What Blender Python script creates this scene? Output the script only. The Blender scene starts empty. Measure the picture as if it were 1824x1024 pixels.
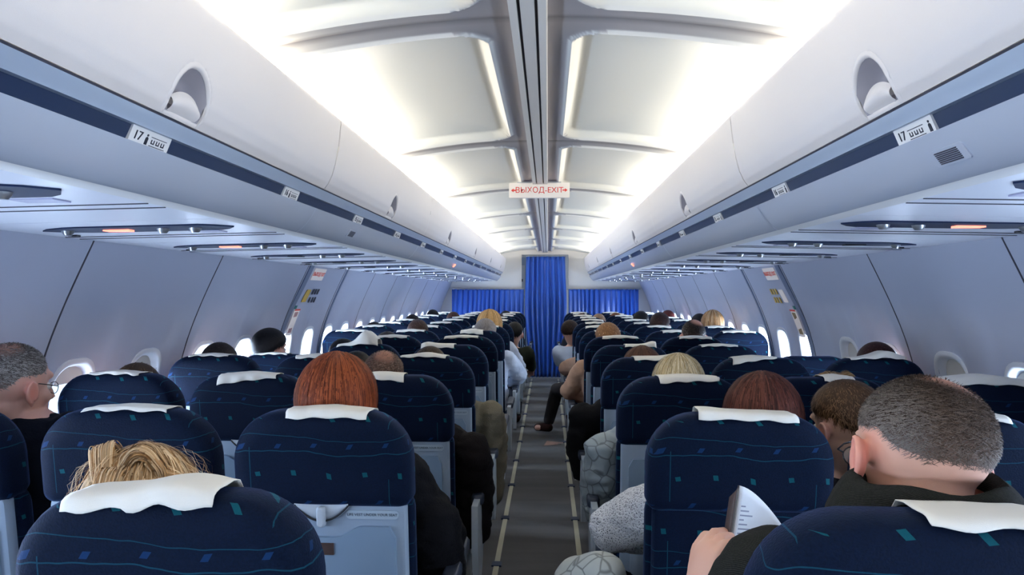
import bpy, bmesh, math, random
import numpy as np
from mathutils import Vector, Matrix, Euler
PI = math.pi
scene = bpy.context.scene
COL = scene.collection
CZ = 1.44                      # camera height above the floor
CX = 0.05
rnd = random.Random(7)

# ------------------------------------------------------------------ helpers
class MB:
    def __init__(s): s.v = []; s.f = []; s.c = []
    def add(s, vs, fs, col=None):
        n = len(s.v); s.v.extend([tuple(map(float, p)) for p in vs])
        s.f.extend([tuple(i + n for i in f) for f in fs])
        s.c.extend([col or (1, 1, 1)] * len(vs))
        return s
    def box(s, x0, x1, y0, y1, z0, z1):
        vs = [(x, y, z) for z in (z0, z1) for y in (y0, y1) for x in (x0, x1)]
        return s.add(vs, [(0, 2, 3, 1), (4, 5, 7, 6), (0, 1, 5, 4), (2, 6, 7, 3), (0, 4, 6, 2), (1, 3, 7, 5)])
    def grid(s, fn, nu, nv, closed_u=False, col=None):
        vs = [fn(i / (nu if closed_u else nu - 1), j / (nv - 1)) for j in range(nv) for i in range(nu)]
        fs = []
        for j in range(nv - 1):
            for i in range(nu if closed_u else nu - 1):
                a = j * nu + i; b = j * nu + (i + 1) % nu
                fs.append((a, b, b + nu, a + nu))
        return s.add(vs, fs, col)
    def tube(s, pts, rads, n=10, cap=True, flat=None):
        pts = [Vector(p) for p in pts]
        if not hasattr(rads, '__len__'): rads = [rads] * len(pts)
        vs = []; fs = []; prev = None
        for i, p in enumerate(pts):
            t = (pts[min(i + 1, len(pts) - 1)] - pts[max(i - 1, 0)]).normalized()
            if prev is None:
                up = Vector((0, 0, 1)) if abs(t.z) < .9 else Vector((1, 0, 0))
                a = t.cross(up).normalized()
            else:
                a = (prev - t * prev.dot(t)).normalized()
            prev = a; b = t.cross(a)
            r = rads[i]; ra, rb = r if isinstance(r, tuple) else (r, r)
            for k in range(n):
                an = 2 * PI * k / n
                vs.append(p + a * math.cos(an) * ra + b * math.sin(an) * rb)
        for i in range(len(pts) - 1):
            for k in range(n):
                fs.append((i * n + k, i * n + (k + 1) % n, (i + 1) * n + (k + 1) % n, (i + 1) * n + k))
        if cap:
            fs.append(tuple(reversed(range(n)))); fs.append(tuple((len(pts) - 1) * n + k for k in range(n)))
        return s.add(vs, fs)
    def ball(s, c, r, nu=16, nv=10, M=None):
        c = Vector(c); r = r if hasattr(r, '__len__') else (r, r, r)
        vs = []; fs = []
        for j in range(1, nv):
            ph = PI * j / nv
            for i in range(nu):
                th = 2 * PI * i / nu
                p = Vector((r[0] * math.sin(ph) * math.cos(th), r[1] * math.sin(ph) * math.sin(th), r[2] * math.cos(ph)))
                if M: p = M @ p
                vs.append(c + p)
        top = Vector((0, 0, r[2])); bot = -top
        if M: top = M @ top; bot = M @ bot
        vs += [c + top, c + bot]; T = len(vs) - 2; B = T + 1
        for j in range(nv - 2):
            for i in range(nu):
                fs.append((j * nu + i, (j + 1) * nu + i, (j + 1) * nu + (i + 1) % nu, j * nu + (i + 1) % nu))
        for i in range(nu):
            fs.append((T, i, (i + 1) % nu)); fs.append((B, (nv - 2) * nu + (i + 1) % nu, (nv - 2) * nu + i))
        return s.add(vs, fs)
    def capsule(s, a, b, ra, rb, n=12):
        a = Vector(a); b = Vector(b)
        s.tube([a, b], [ra, rb], n); s.ball(a, ra, n, 8); s.ball(b, rb, n, 8); return s
    def limb(s, pts, rads, n=12):
        s.tube(pts, rads, n)
        for p, r in zip(pts, rads): s.ball(p, r, n, 8)
        return s
    def prism(s, poly, fn, d0, d1):
        """polygon of 2D points, fn(a, b, d) -> 3D point, between depths d0 and d1"""
        n = len(poly)
        vs = [fn(a, b, d0) for a, b in poly] + [fn(a, b, d1) for a, b in poly]
        fs = [tuple(range(n)), tuple(reversed(range(n, 2 * n)))] + [(i, (i + 1) % n, n + (i + 1) % n, n + i) for i in range(n)]
        return s.add(vs, fs)
    def pillow(s, outline, layers, fn):
        """outline: 2D loop (counter-clockwise); layers (depth, inset) from one cap to the other; fn(a, b, d)"""
        n = len(outline); cx = sum(p[0] for p in outline) / n; cz = sum(p[1] for p in outline) / n
        hw = max(abs(p[0] - cx) for p in outline); hh = max(abs(p[1] - cz) for p in outline)
        vs = []; fs = []
        def ring(d, ins):
            kx = max(0.0, 1 - ins / hw); kz = max(0.0, 1 - ins / hh)
            for a, b in outline: vs.append(fn(cx + (a - cx) * kx, cz + (b - cz) * kz, d))
        rings = []
        d0, i0 = layers[0]; d1, i1 = layers[-1]
        m = min(hw, hh)
        for k in (.15, .5, .8): rings.append((d0, m - (m - i0) * k))
        rings += list(layers)
        for k in (.8, .5, .15): rings.append((d1, m - (m - i1) * k))
        for d, i in rings: ring(d, i)
        for r in range(len(rings) - 1):
            for i in range(n): fs.append((r * n + i, r * n + (i + 1) % n, (r + 1) * n + (i + 1) % n, (r + 1) * n + i))
        fs.append(tuple(reversed(range(n)))); fs.append(tuple((len(rings) - 1) * n + i for i in range(n)))
        return s.add(vs, fs)
    def mesh(s, name, smooth=True, sharp=40):
        me = bpy.data.meshes.new(name); me.from_pydata(s.v, [], s.f)
        bm = bmesh.new(); bm.from_mesh(me); bmesh.ops.recalc_face_normals(bm, faces=bm.faces)
        for f in bm.faces: f.smooth = smooth
        if smooth and sharp < 180:
            a = math.radians(sharp)
            for e in bm.edges:
                if len(e.link_faces) == 2 and e.calc_face_angle(0) > a: e.smooth = False
        bm.to_mesh(me); bm.free(); return me
    def build(s, name, mat, parent=None, smooth=True, sharp=40):
        return link(name, s.mesh(name, smooth, sharp), mat, parent)

def link(name, data, mat=None, parent=None, loc=None):
    o = bpy.data.objects.new(name, data); COL.objects.link(o)
    if mat is not None and hasattr(data, 'materials'):
        if len(data.materials) == 0: data.materials.append(mat)
        else:
            o.material_slots[0].link = 'OBJECT'; o.material_slots[0].material = mat
    if parent: o.parent = parent
    if loc: o.location = loc
    return o
def setmat(o, mat):
    o.material_slots[0].link = 'OBJECT'; o.material_slots[0].material = mat
def thing(name, label, cat, loc=(0, 0, 0), rz=0, group=None):
    o = bpy.data.objects.new(name, None); COL.objects.link(o); o.location = loc; o.rotation_euler = (0, 0, rz)
    o.empty_display_size = .1
    return tag(o, label, cat, group)
def tag(o, label, cat, group=None):
    o['label'] = label; o['category'] = cat
    if group: o['group'] = group
    return o
def struct(o): o['kind'] = 'structure'; return o
def copy_tree(root, loc=None, label=None, group=None, keep=None):
    r = root.copy(); COL.objects.link(r)
    if loc is not None: r.location = loc
    if label: r['label'] = label
    if group: r['group'] = group
    for ch in list(root.children):
        if keep and not keep(ch): continue
        c = ch.copy(); COL.objects.link(c); c.parent = r
        for g in list(ch.children):
            d = g.copy(); COL.objects.link(d); d.parent = c
    return r
def rrect(hw, hh, r, n=6, cx=0, cz=0, rb=None):
    """rounded rectangle loop; rb = bottom corner radius"""
    rb = r if rb is None else rb; out = []
    for sx, sz, a0, rr in ((1, 1, 0, r), (-1, 1, PI / 2, r), (-1, -1, PI, rb), (1, -1, 1.5 * PI, rb)):
        for k in range(n + 1):
            a = a0 + PI / 2 * k / n
            out.append((cx + sx * (hw - rr) + rr * math.cos(a), cz + sz * (hh - rr) + rr * math.sin(a)))
    return out
def sstep(a, b, x):
    t = min(1, max(0, (x - a) / (b - a))); return t * t * (3 - 2 * t)

# ------------------------------------------------------------------ materials
def nm(name):
    m = bpy.data.materials.new(name); m.use_nodes = True
    nt = m.node_tree; b = nt.nodes['Principled BSDF']; return m, nt, b
def mat(name, col, rough=.5, metal=0, spec=.5, noise=0, nscale=20, bump=0, bscale=200, sheen=0, sheencol=None, emit=None, estr=0, coat=0):
    m, nt, b = nm(name); N = nt.nodes; L = nt.links
    b.inputs['Base Color'].default_value = (*col, 1); b.inputs['Roughness'].default_value = rough
    b.inputs['Metallic'].default_value = metal; b.inputs['Specular IOR Level'].default_value = spec
    tc = N.new('ShaderNodeTexCoord')
    if noise:
        n = N.new('ShaderNodeTexNoise'); n.inputs['Scale'].default_value = nscale; n.inputs['Detail'].default_value = 4
        L.new(tc.outputs['Object'], n.inputs['Vector'])
        r = N.new('ShaderNodeMapRange'); r.inputs['To Min'].default_value = 1 - noise; r.inputs['To Max'].default_value = 1 + noise
        L.new(n.outputs['Fac'], r.inputs['Value'])
        v = N.new('ShaderNodeVectorMath'); v.operation = 'SCALE'; v.inputs[0].default_value = col
        L.new(r.outputs['Result'], v.inputs['Scale']); L.new(v.outputs[0], b.inputs['Base Color'])
    if bump:
        n = N.new('ShaderNodeTexNoise'); n.inputs['Scale'].default_value = bscale; n.inputs['Detail'].default_value = 3
        L.new(tc.outputs['Object'], n.inputs['Vector'])
        bp = N.new('ShaderNodeBump'); bp.inputs['Strength'].default_value = bump; bp.inputs['Distance'].default_value = .01
        L.new(n.outputs['Fac'], bp.inputs['Height']); L.new(bp.outputs[0], b.inputs['Normal'])
    if sheen:
        b.inputs['Sheen Weight'].default_value = sheen; b.inputs['Sheen Roughness'].default_value = .4
        b.inputs['Sheen Tint'].default_value = (*(sheencol or col), 1)
    if coat: b.inputs['Coat Weight'].default_value = coat
    if emit: b.inputs['Emission Color'].default_value = (*emit, 1); b.inputs['Emission Strength'].default_value = estr
    return m
def attr_mat(name, rough=.5, sheen=0, sub=0, bump=0, bscale=300, mult=(1, 1, 1)):
    m, nt, b = nm(name); N = nt.nodes; L = nt.links
    a = N.new('ShaderNodeAttribute'); a.attribute_name = 'Col'
    v = N.new('ShaderNodeVectorMath'); v.operation = 'MULTIPLY'; v.inputs[1].default_value = mult
    L.new(a.outputs['Color'], v.inputs[0]); L.new(v.outputs[0], b.inputs['Base Color'])
    b.inputs['Roughness'].default_value = rough
    if sub: b.inputs['Subsurface Weight'].default_value = sub; b.inputs['Subsurface Radius'].default_value = (.012, .004, .002); b.inputs['Subsurface Scale'].default_value = .5
    if sheen: b.inputs['Sheen Weight'].default_value = sheen
    if bump:
        tc = N.new('ShaderNodeTexCoord'); n = N.new('ShaderNodeTexNoise'); n.inputs['Scale'].default_value = bscale
        L.new(tc.outputs['Object'], n.inputs['Vector'])
        bp = N.new('ShaderNodeBump'); bp.inputs['Strength'].default_value = bump; bp.inputs['Distance'].default_value = .004
        L.new(n.outputs['Fac'], bp.inputs['Height']); L.new(bp.outputs[0], b.inputs['Normal'])
    return m

def fabric_mat(name, base, sheen=.6):
    """dark navy upholstery: staggered teal / blue little squares and thin wavy teal lines"""
    m, nt, b = nm(name); N = nt.nodes; L = nt.links
    tc = N.new('ShaderNodeTexCoord'); sp = N.new('ShaderNodeSeparateXYZ'); L.new(tc.outputs['Object'], sp.inputs[0])
    def M(op, a, bb=None, c=None):
        n = N.new('ShaderNodeMath'); n.operation = op
        for i, x in enumerate((a, bb, c)):
            if x is None: continue
            if isinstance(x, (int, float)): n.inputs[i].default_value = x
            else: L.new(x, n.inputs[i])
        return n.outputs[0]
    X, Y, Z = sp.outputs
    nz = N.new('ShaderNodeTexNoise'); nz.inputs['Scale'].default_value = 9; L.new(tc.outputs['Object'], nz.inputs['Vector'])
    wob = M('MULTIPLY', M('SUBTRACT', nz.outputs['Fac'], .5), .03)
    # side faces: use y as the running coordinate too
    U = M('ADD', X, M('MULTIPLY', Y, .9)); V = M('ADD', Z, wob)
    def sq(u0, v0, pu, pv, size, skew=.3):
        vv = M('SUBTRACT', M('MODULO', M('ADD', V, 10 * pv - v0), pv), pv / 2)
        uu = M('SUBTRACT', M('MODULO', M('ADD', M('ADD', U, M('MULTIPLY', vv, skew)), 20 * pu - u0), pu), pu / 2)
        return M('MULTIPLY', M('LESS_THAN', M('ABSOLUTE', uu), size), M('LESS_THAN', M('ABSOLUTE', vv), size))
    teal = sq(0, .03, .092, .146, .0062)
    blue = sq(.046, .103, .092, .146, .0062, -.5)
    def line(v0, pv, w, amp):
        s = M('MULTIPLY', M('SINE', M('MULTIPLY', U, 11)), amp)
        vv = M('SUBTRACT', M('MODULO', M('ADD', M('ADD', V, s), 10 * pv - v0), pv), pv / 2)
        return M('LESS_THAN', M('ABSOLUTE', vv), w)
    l1 = line(.085, .146, .0012, .006); l2 = line(.05, .292, .0009, .009)
    vert = M('MULTIPLY', M('LESS_THAN', M('ABSOLUTE', M('SUBTRACT', M('ABSOLUTE', X), .178)), .0011), M('GREATER_THAN', nz.outputs['Fac'], .47))
    ln = M('MAXIMUM', M('MAXIMUM', l1, l2), vert)
    fn = N.new('ShaderNodeTexNoise'); fn.inputs['Scale'].default_value = 260; L.new(tc.outputs['Object'], fn.inputs['Vector'])
    r0 = N.new('ShaderNodeMix'); r0.data_type = 'RGBA'
    r0.inputs[6].default_value = (*[c * .55 for c in base], 1); r0.inputs[7].default_value = (*[c * 1.5 for c in base], 1); L.new(fn.outputs['Fac'], r0.inputs[0])
    def mix(fac, a, col):
        n = N.new('ShaderNodeMix'); n.data_type = 'RGBA'; L.new(fac, n.inputs[0]); L.new(a, n.inputs[6]); n.inputs[7].default_value = (*col, 1); return n.outputs[2]
    c = mix(M('MULTIPLY', ln, .5), r0.outputs[2], (.006, .085, .13))
    c = mix(M('MULTIPLY', blue, .6), c, (.007, .042, .14))
    c = mix(M('MULTIPLY', teal, .7), c, (.004, .10, .125))
    L.new(c, b.inputs['Base Color']); b.inputs['Roughness'].default_value = .8; b.inputs['Specular IOR Level'].default_value = .12
    b.inputs['Sheen Weight'].default_value = sheen; b.inputs['Sheen Roughness'].default_value = .35; b.inputs['Sheen Tint'].default_value = (.25, .42, 1, 1)
    bp = N.new('ShaderNodeBump'); bp.inputs['Strength'].default_value = .25; bp.inputs['Distance'].default_value = .003
    L.new(fn.outputs['Fac'], bp.inputs['Height']); L.new(bp.outputs[0], b.inputs['Normal'])
    return m

M_fab = fabric_mat('navy_fabric', (.0012, .0056, .0200), .16)
M_shell = mat('grey_shell', (.27, .34, .43), .38, bump=.04, bscale=400)
M_tray = mat('tray_plastic', (.19, .27, .37), .45, bump=.03, bscale=500)
M_latch = mat('latch_plastic', (.42, .47, .53), .3)
M_labeltext = mat('label_ink', (.05, .07, .10), .6)
M_plate = mat('label_plate', (.34, .42, .50), .4)
M_brown = mat('brown_sticker', (.06, .035, .03), .5, noise=.3, nscale=60)
M_dark = mat('black_plastic', (.012, .014, .02), .45)
M_pad = mat('armrest_pad', (.02, .028, .05), .5)
M_arm = mat('armrest_shell', (.40, .45, .50), .35)
M_metal = mat('brushed_metal', (.55, .58, .62), .3, metal=.9)
M_cloth = mat('ivory_cloth', (.80, .76, .68), .9, bump=.15, bscale=700, noise=.04, nscale=15)
M_paper = mat('white_paper', (.82, .84, .88), .8)
M_wall = mat('sidewall', (.52, .55, .66), .42, bump=.02, bscale=600)
M_binmat = mat('bin_plastic', (.80, .73, .69), .42, bump=.03, bscale=500)
M_rail = mat('bin_rail', (.31, .37, .47), .28); M_cup_shade = mat('latch_recess_shade', (.34, .31, .33), .5)
M_navy = mat('navy_strip', (.012, .028, .075), .35)
M_fascia = mat('fascia', (.47, .51, .60), .25, bump=.01)
M_psu = mat('service_panel', (.80, .82, .90), .3)
M_slot = mat('service_slot', (.010, .022, .065), .6, spec=.15)
M_winframe = mat('window_frame', (.80, .82, .85), .4)
M_shade = mat('window_shade', (.62, .60, .55), .5)
M_white = mat('white_panel', (.80, .78, .76), .45)
M_seam = mat('seam', (.05, .05, .07), .6)
M_red = mat('red_ink', (.75, .05, .04), .5)
M_blk = mat('black_ink', (.01, .012, .025), .5)
M_yel = mat('yellow_ink', (.75, .48, .08), .5)
M_grn = mat('green_mark', (.03, .22, .18), .5)
M_sign = mat('sign_plate', (.80, .76, .72), .35, emit=(1, .9, .82), estr=.15)
M_lit = mat('lit_sign', (.9, .3, .2), .4, emit=(1, .22, .14), estr=2.5)
M_strip = mat('floor_strip', (.50, .48, .36), .5, noise=.15, nscale=8)
M_gold = mat('brass', (.5, .35, .15), .4, metal=.6)
M_rim = mat('glasses_metal', (.05, .045, .05), .25, metal=.8)

def glass_mat():
    m, nt, b = nm('window_glass'); N = nt.nodes; L = nt.links
    tr = N.new('ShaderNodeBsdfTransparent'); gl = N.new('ShaderNodeBsdfGlossy'); gl.inputs['Roughness'].default_value = .05
    mx = N.new('ShaderNodeMixShader'); mx.inputs[0].default_value = .08
    L.new(tr.outputs[0], mx.inputs[1]); L.new(gl.outputs[0], mx.inputs[2]); L.new(mx.outputs[0], N['Material Output'].inputs['Surface'])
    return m
M_glass = glass_mat()

def carpet_mat():
    m, nt, b = nm('carpet'); N = nt.nodes; L = nt.links
    tc = N.new('ShaderNodeTexCoord')
    n1 = N.new('ShaderNodeTexNoise'); n1.inputs['Scale'].default_value = 3; L.new(tc.outputs['Object'], n1.inputs['Vector'])
    n2 = N.new('ShaderNodeTexNoise'); n2.inputs['Scale'].default_value = 240; L.new(tc.outputs['Object'], n2.inputs['Vector'])
    mp = N.new('ShaderNodeMapping'); mp.inputs['Scale'].default_value = (.6, 3.5, 1); L.new(tc.outputs['Object'], mp.inputs['Vector'])
    n3 = N.new('ShaderNodeTexNoise'); n3.inputs['Scale'].default_value = 1.6; L.new(mp.outputs[0], n3.inputs['Vector'])
    r = N.new('ShaderNodeValToRGB'); r.color_ramp.elements[0].position = .35; r.color_ramp.elements[0].color = (.035, .032, .038, 1)
    r.color_ramp.elements[1].position = .7; r.color_ramp.elements[1].color = (.085, .075, .082, 1); L.new(n3.outputs['Fac'], r.inputs[0])
    mx = N.new('ShaderNodeMix'); mx.data_type = 'RGBA'; mx.blend_type = 'MULTIPLY'; mx.inputs[0].default_value = .7
    L.new(r.outputs[0], mx.inputs[6]); L.new(n2.outputs['Color'], mx.inputs[7])
    sc = N.new('ShaderNodeVectorMath'); sc.operation = 'SCALE'; sc.inputs['Scale'].default_value = 1.7; L.new(mx.outputs[2], sc.inputs[0])
    hs = N.new('ShaderNodeHueSaturation'); hs.inputs['Saturation'].default_value = .35; L.new(sc.outputs[0], hs.inputs['Color'])
    L.new(hs.outputs[0], b.inputs['Base Color']); b.inputs['Roughness'].default_value = .95; b.inputs['Sheen Weight'].default_value = .3
    bp = N.new('ShaderNodeBump'); bp.inputs['Strength'].default_value = .5; bp.inputs['Distance'].default_value = .004
    L.new(n2.outputs['Fac'], bp.inputs['Height']); L.new(bp.outputs[0], b.inputs['Normal'])
    return m
M_carpet = carpet_mat()
def ceiling_mat():
    m, nt, b = nm('ceiling_panel'); N = nt.nodes; L = nt.links
    a = N.new('ShaderNodeAttribute'); a.attribute_name = 'Col'; L.new(a.outputs['Color'], b.inputs['Base Color'])
    b.inputs['Roughness'].default_value = .4
    return m
M_ceil = ceiling_mat()
def curtain_mat():
    m, nt, b = nm('blue_curtain'); N = nt.nodes; L = nt.links
    b.inputs['Base Color'].default_value = (.02, .10, .50, 1); b.inputs['Roughness'].default_value = .3
    b.inputs['Sheen Weight'].default_value = .5; b.inputs['Sheen Tint'].default_value = (.4, .6, 1, 1)
    tc = N.new('ShaderNodeTexCoord'); w = N.new('ShaderNodeTexNoise'); w.inputs['Scale'].default_value = 400
    L.new(tc.outputs['Object'], w.inputs['Vector']); bp = N.new('ShaderNodeBump'); bp.inputs['Strength'].default_value = .1; bp.inputs['Distance'].default_value = .003
    L.new(w.outputs['Fac'], bp.inputs['Height']); L.new(bp.outputs[0], b.inputs['Normal'])
    return m
M_curtain = curtain_mat()

# ------------------------------------------------------------------ text as flat mesh
_tc = {}
def text_mesh(s, size, ext=.0006):
    k = (s, size)
    if k in _tc: return _tc[k]
    cu = bpy.data.curves.new('txt', 'FONT'); cu.body = s; cu.size = size; cu.align_x = 'CENTER'; cu.align_y = 'CENTER'; cu.extrude = ext; cu.resolution_u = 3
    o = bpy.data.objects.new('txt', cu); COL.objects.link(o); bpy.context.view_layer.update()
    me = bpy.data.meshes.new_from_object(o.evaluated_get(bpy.context.evaluated_depsgraph_get()))
    bpy.data.objects.remove(o); me.materials.clear(); _tc[k] = me; return me
def place_text(name, s, size, mt, parent, M):
    o = link(name, text_mesh(s, size).copy(), mt, parent); o.matrix_local = M; return o
def frame_matrix(o, ax, ay):
    """ax = text direction, ay = text up"""
    ax = Vector(ax).normalized(); ay = Vector(ay); ay = (ay - ax * ay.dot(ax)).normalized(); az = ax.cross(ay)
    m = Matrix.Identity(4)
    for i in range(3): m[i][0] = ax[i]; m[i][1] = ay[i]; m[i][2] = az[i]; m[i][3] = o[i]
    return m

# ------------------------------------------------------------------ cabin shell
Y0, Y1 = -2.6, 12.32
WP = [(0, 1.66), (.25, 1.76), (.5, 1.82), (.8, 1.845), (1.0, 1.835), (1.2, 1.785), (1.4, 1.705), (1.62, 1.60), (1.75, 1.53)]
def xw(z):
    for (z0, a), (z1, b) in zip(WP, WP[1:]):
        if z <= z1 or z1 == WP[-1][0]:
            t = (z - z0) / (z1 - z0); return a + (b - a) * t
# smooth version
def xws(z): return (xw(max(0, z - .08)) + xw(z) * 2 + xw(min(1.7, z + .08))) / 4
WIN = [-1.9, -1.4, -.85, -.35, .16, .66, 1.18, 1.73, 2.24, 2.76, 3.27, 3.83, 4.34, 5.06, 5.54] + [6.04 + .508 * k for k in range(12)]
SEAMS = [-1.62, -.6, .42, 1.455, 2.53, 3.57, 4.88, 5.79, 6.80, 7.82, 8.84, 9.85, 10.87]
WZ = .99; WHW, WHH, WR = .115, .165, .085        # window centre height, half sizes, corner radius
def wdisp(y, z):
    """soft flare of the panel round each window: pushed out near the window column"""
    d = min(abs(y - w) for w in WIN)
    k = 1 - sstep(.10, .20, d); kz = sstep(1.60, 1.22, z) if False else 1 - sstep(1.2, 1.52, z)
    return .020 * k * kz * sstep(.3, .6, z)
def rr_in(dy, dz, hw, hh, r):
    qx = max(abs(dy) - (hw - r), 0); qz = max(abs(dz) - (hh - r), 0)
    return math.hypot(qx, qz) < r and abs(dy) < hw and abs(dz) < hh
def wall(side, name):
    ys = []; y = Y0
    while y < Y1 + .02: ys.append(y); y += .026
    zs = [0, .15, .3, .45, .6, .7] + [.76 + .024 * i for i in range(23)] + [1.32 + .05 * i for i in range(7)] + [1.66]
    b = MB(); n = len(ys)
    for z in zs:
        for y in ys: b.v.append((side * (xws(z) + wdisp(y, z)), y, z))
    for j in range(len(zs) - 1):
        for i in range(n - 1):
            yc = (ys[i] + ys[i + 1]) / 2; zc = (zs[j] + zs[j + 1]) / 2
            w = min(WIN, key=lambda q: abs(q - yc))
            if rr_in(yc - w, zc - WZ, WHW + .008, WHH + .008, WR): continue
            b.f.append((j * n + i, j * n + i + 1, (j + 1) * n + i + 1, (j + 1) * n + i))
    o = struct(b.build(name, M_wall, sharp=180)); return o
wall(-1, 'wall_left'); wall(1, 'wall_right')
# seams between sidewall panels, and the darker frames round the overwing exits
def strip_on_wall(side, y, w, dx, z0, z1, name, m):
    b = MB()
    def f(u, v):
        z = z0 + (z1 - z0) * v; return (side * (xws(z) + wdisp(y, z) - dx), y + (u - .5) * w, z)
    b.grid(f, 2, 24); b2 = MB()
    def g(u, v):
        z = z0 + (z1 - z0) * v; return (side * (xws(z) + wdisp(y, z) + .01), y + (u - .5) * w, z)
    nn = len(b.v); b.grid(g, 2, 24)
    for j in range(23):
        for s_ in (0, 1): a = j * 2 + s_; b.f.append((a, a + 2, nn + a + 2, nn + a))
    return struct(b.build(name, m, sharp=30))
tn = [0]
def trim_name(): tn[0] += 1; return 'trim_%d' % tn[0]
M_exitframe = mat('exit_frame', (.20, .24, .34), .4)
for side in (-1, 1):
    for y in SEAMS: strip_on_wall(side, y, .008, .0015, .3, 1.63, trim_name(), M_seam)
    for y in (4.94,): strip_on_wall(side, y, .075, .010, .4, 1.63, trim_name(), M_exitframe)
    strip_on_wall(side, 5.84, .03, .008, .4, 1.63, trim_name(), M_exitframe)
# dado / lower panel ledge
for side, nme in ((-1, 'baseboard_left'), (1, 'baseboard_right')):
    b = MB(); b.prism([(1.60, 0), (1.74, .0), (1.79, .3), (1.75, .3), (1.64, .12), (1.60, .10)], lambda a, c, d: (side * a, d, c), Y0, Y1)
    struct(b.build(nme, M_exitframe))

# windows
wi = [0]
def window(side, y, closed):
    wi[0] += 1
    root = bpy.data.objects.new('window_%d' % wi[0], None); COL.objects.link(root); struct(root)
    root.location = (side * 1.83, y, WZ)
    def surf(dy, dz, off):   # point in root space on the wall surface pushed outward by off
        z = WZ + dz; return (side * (xws(z) + wdisp(y, z) + off) - side * 1.83, dy, dz)
    b = MB(); rings = [(.030, .004, .0), (.026, -.006, 0), (.012, -.010, 0), (.0, -.004, 0), (-.006, .02, 0), (-.010, .055, 0)]
    n = None
    for gr, off, _ in rings:
        lp = rrect(WHW + gr, WHH + gr, WR + gr, 7)
        n = len(lp)
        for a, c in lp: b.v.append(surf(a, c, off))
    for r in range(len(rings) - 1):
        for i in range(n): b.f.append((r * n + i, r * n + (i + 1) % n, (r + 1) * n + (i + 1) % n, (r + 1) * n + i))
    b.build('window_frame', M_winframe, root, sharp=60)
    lp = rrect(WHW - .008, WHH - .008, WR - .008, 7)
    g = MB(); g.prism(lp, lambda a, c, d: surf(a, c, d), .050, .054); g.build('window_pane', M_glass, root, sharp=30)
    if closed > 0:
        zb = WHH - 2 * WHH * closed
        lp = [(a, max(c, zb)) for a, c in rrect(WHW - .004, WHH - .004, WR - .006, 7)]
        g = MB(); g.prism(lp, lambda a, c, d: surf(a, c, d - .012 * math.exp(-((c - zb) / .012) ** 2)), .030, .036); g.build('window_shade', M_shade, root, sharp=30)
    return root
def side_light(side, y, e=1.0):
    z = WZ; L = bpy.data.lights.new('daylight', 'AREA'); L.shape = 'RECTANGLE'; L.size = .34; L.size_y = .46
    L.energy = 30 * e; L.color = (.60, .76, 1.0)
    o = bpy.data.objects.new('daylight', L); COL.objects.link(o); o.location = (side * (xws(z) + wdisp(y, z) + .075), y, z)
    o.rotation_euler = (0, side * PI / 2, 0)
    o.rotation_euler = Vector((-side, 0, -.12)).to_track_quat('-Z', 'Y').to_euler()
closed_l = {2.76: .22, 3.27: .4, 2.24: 0}
closed_r = {3.27: 1.0, 4.34: .8, 3.83: 0, 2.76: .15, 2.24: .9}
for y in WIN:
    for side, cd in ((-1, closed_l), (1, closed_r)):
        c = cd.get(round(y, 2), 0)
        window(side, y, c)
        side_light(side, y, (1 if c < .7 else .3) * (1.35 if y > 5.8 else 1))

# floor, ends
b = MB(); b.box(-1.75, 1.75, Y0, 14.2, -.05, 0); struct(b.build('floor', M_carpet))
b = MB(); b.box(-1.75, 1.75, Y0 - .05, Y0, 0, 2.3); struct(b.build('wall_rear', M_white))
# luminous strips along the aisle with dark connectors
for s in (-1, 1):
    b = MB(); b.box(s * .222 - .014, s * .222 + .014, Y0 + .1, 12.1, 0, .004); struct(b.build(trim_name(), M_strip))
    for k in range(17):
        b = MB(); b.box(s * .222 - .026, s * .222 + .026, -.95 + .79 * k, -.89 + .79 * k, 0, .008); struct(b.build(trim_name(), M_navy))
    for xx in (.38, .95):
        b = MB(); b.box(s * xx - .02, s * xx + .02, Y0 + .1, 12.1, 0, .006); struct(b.build(trim_name(), M_metal))

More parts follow.
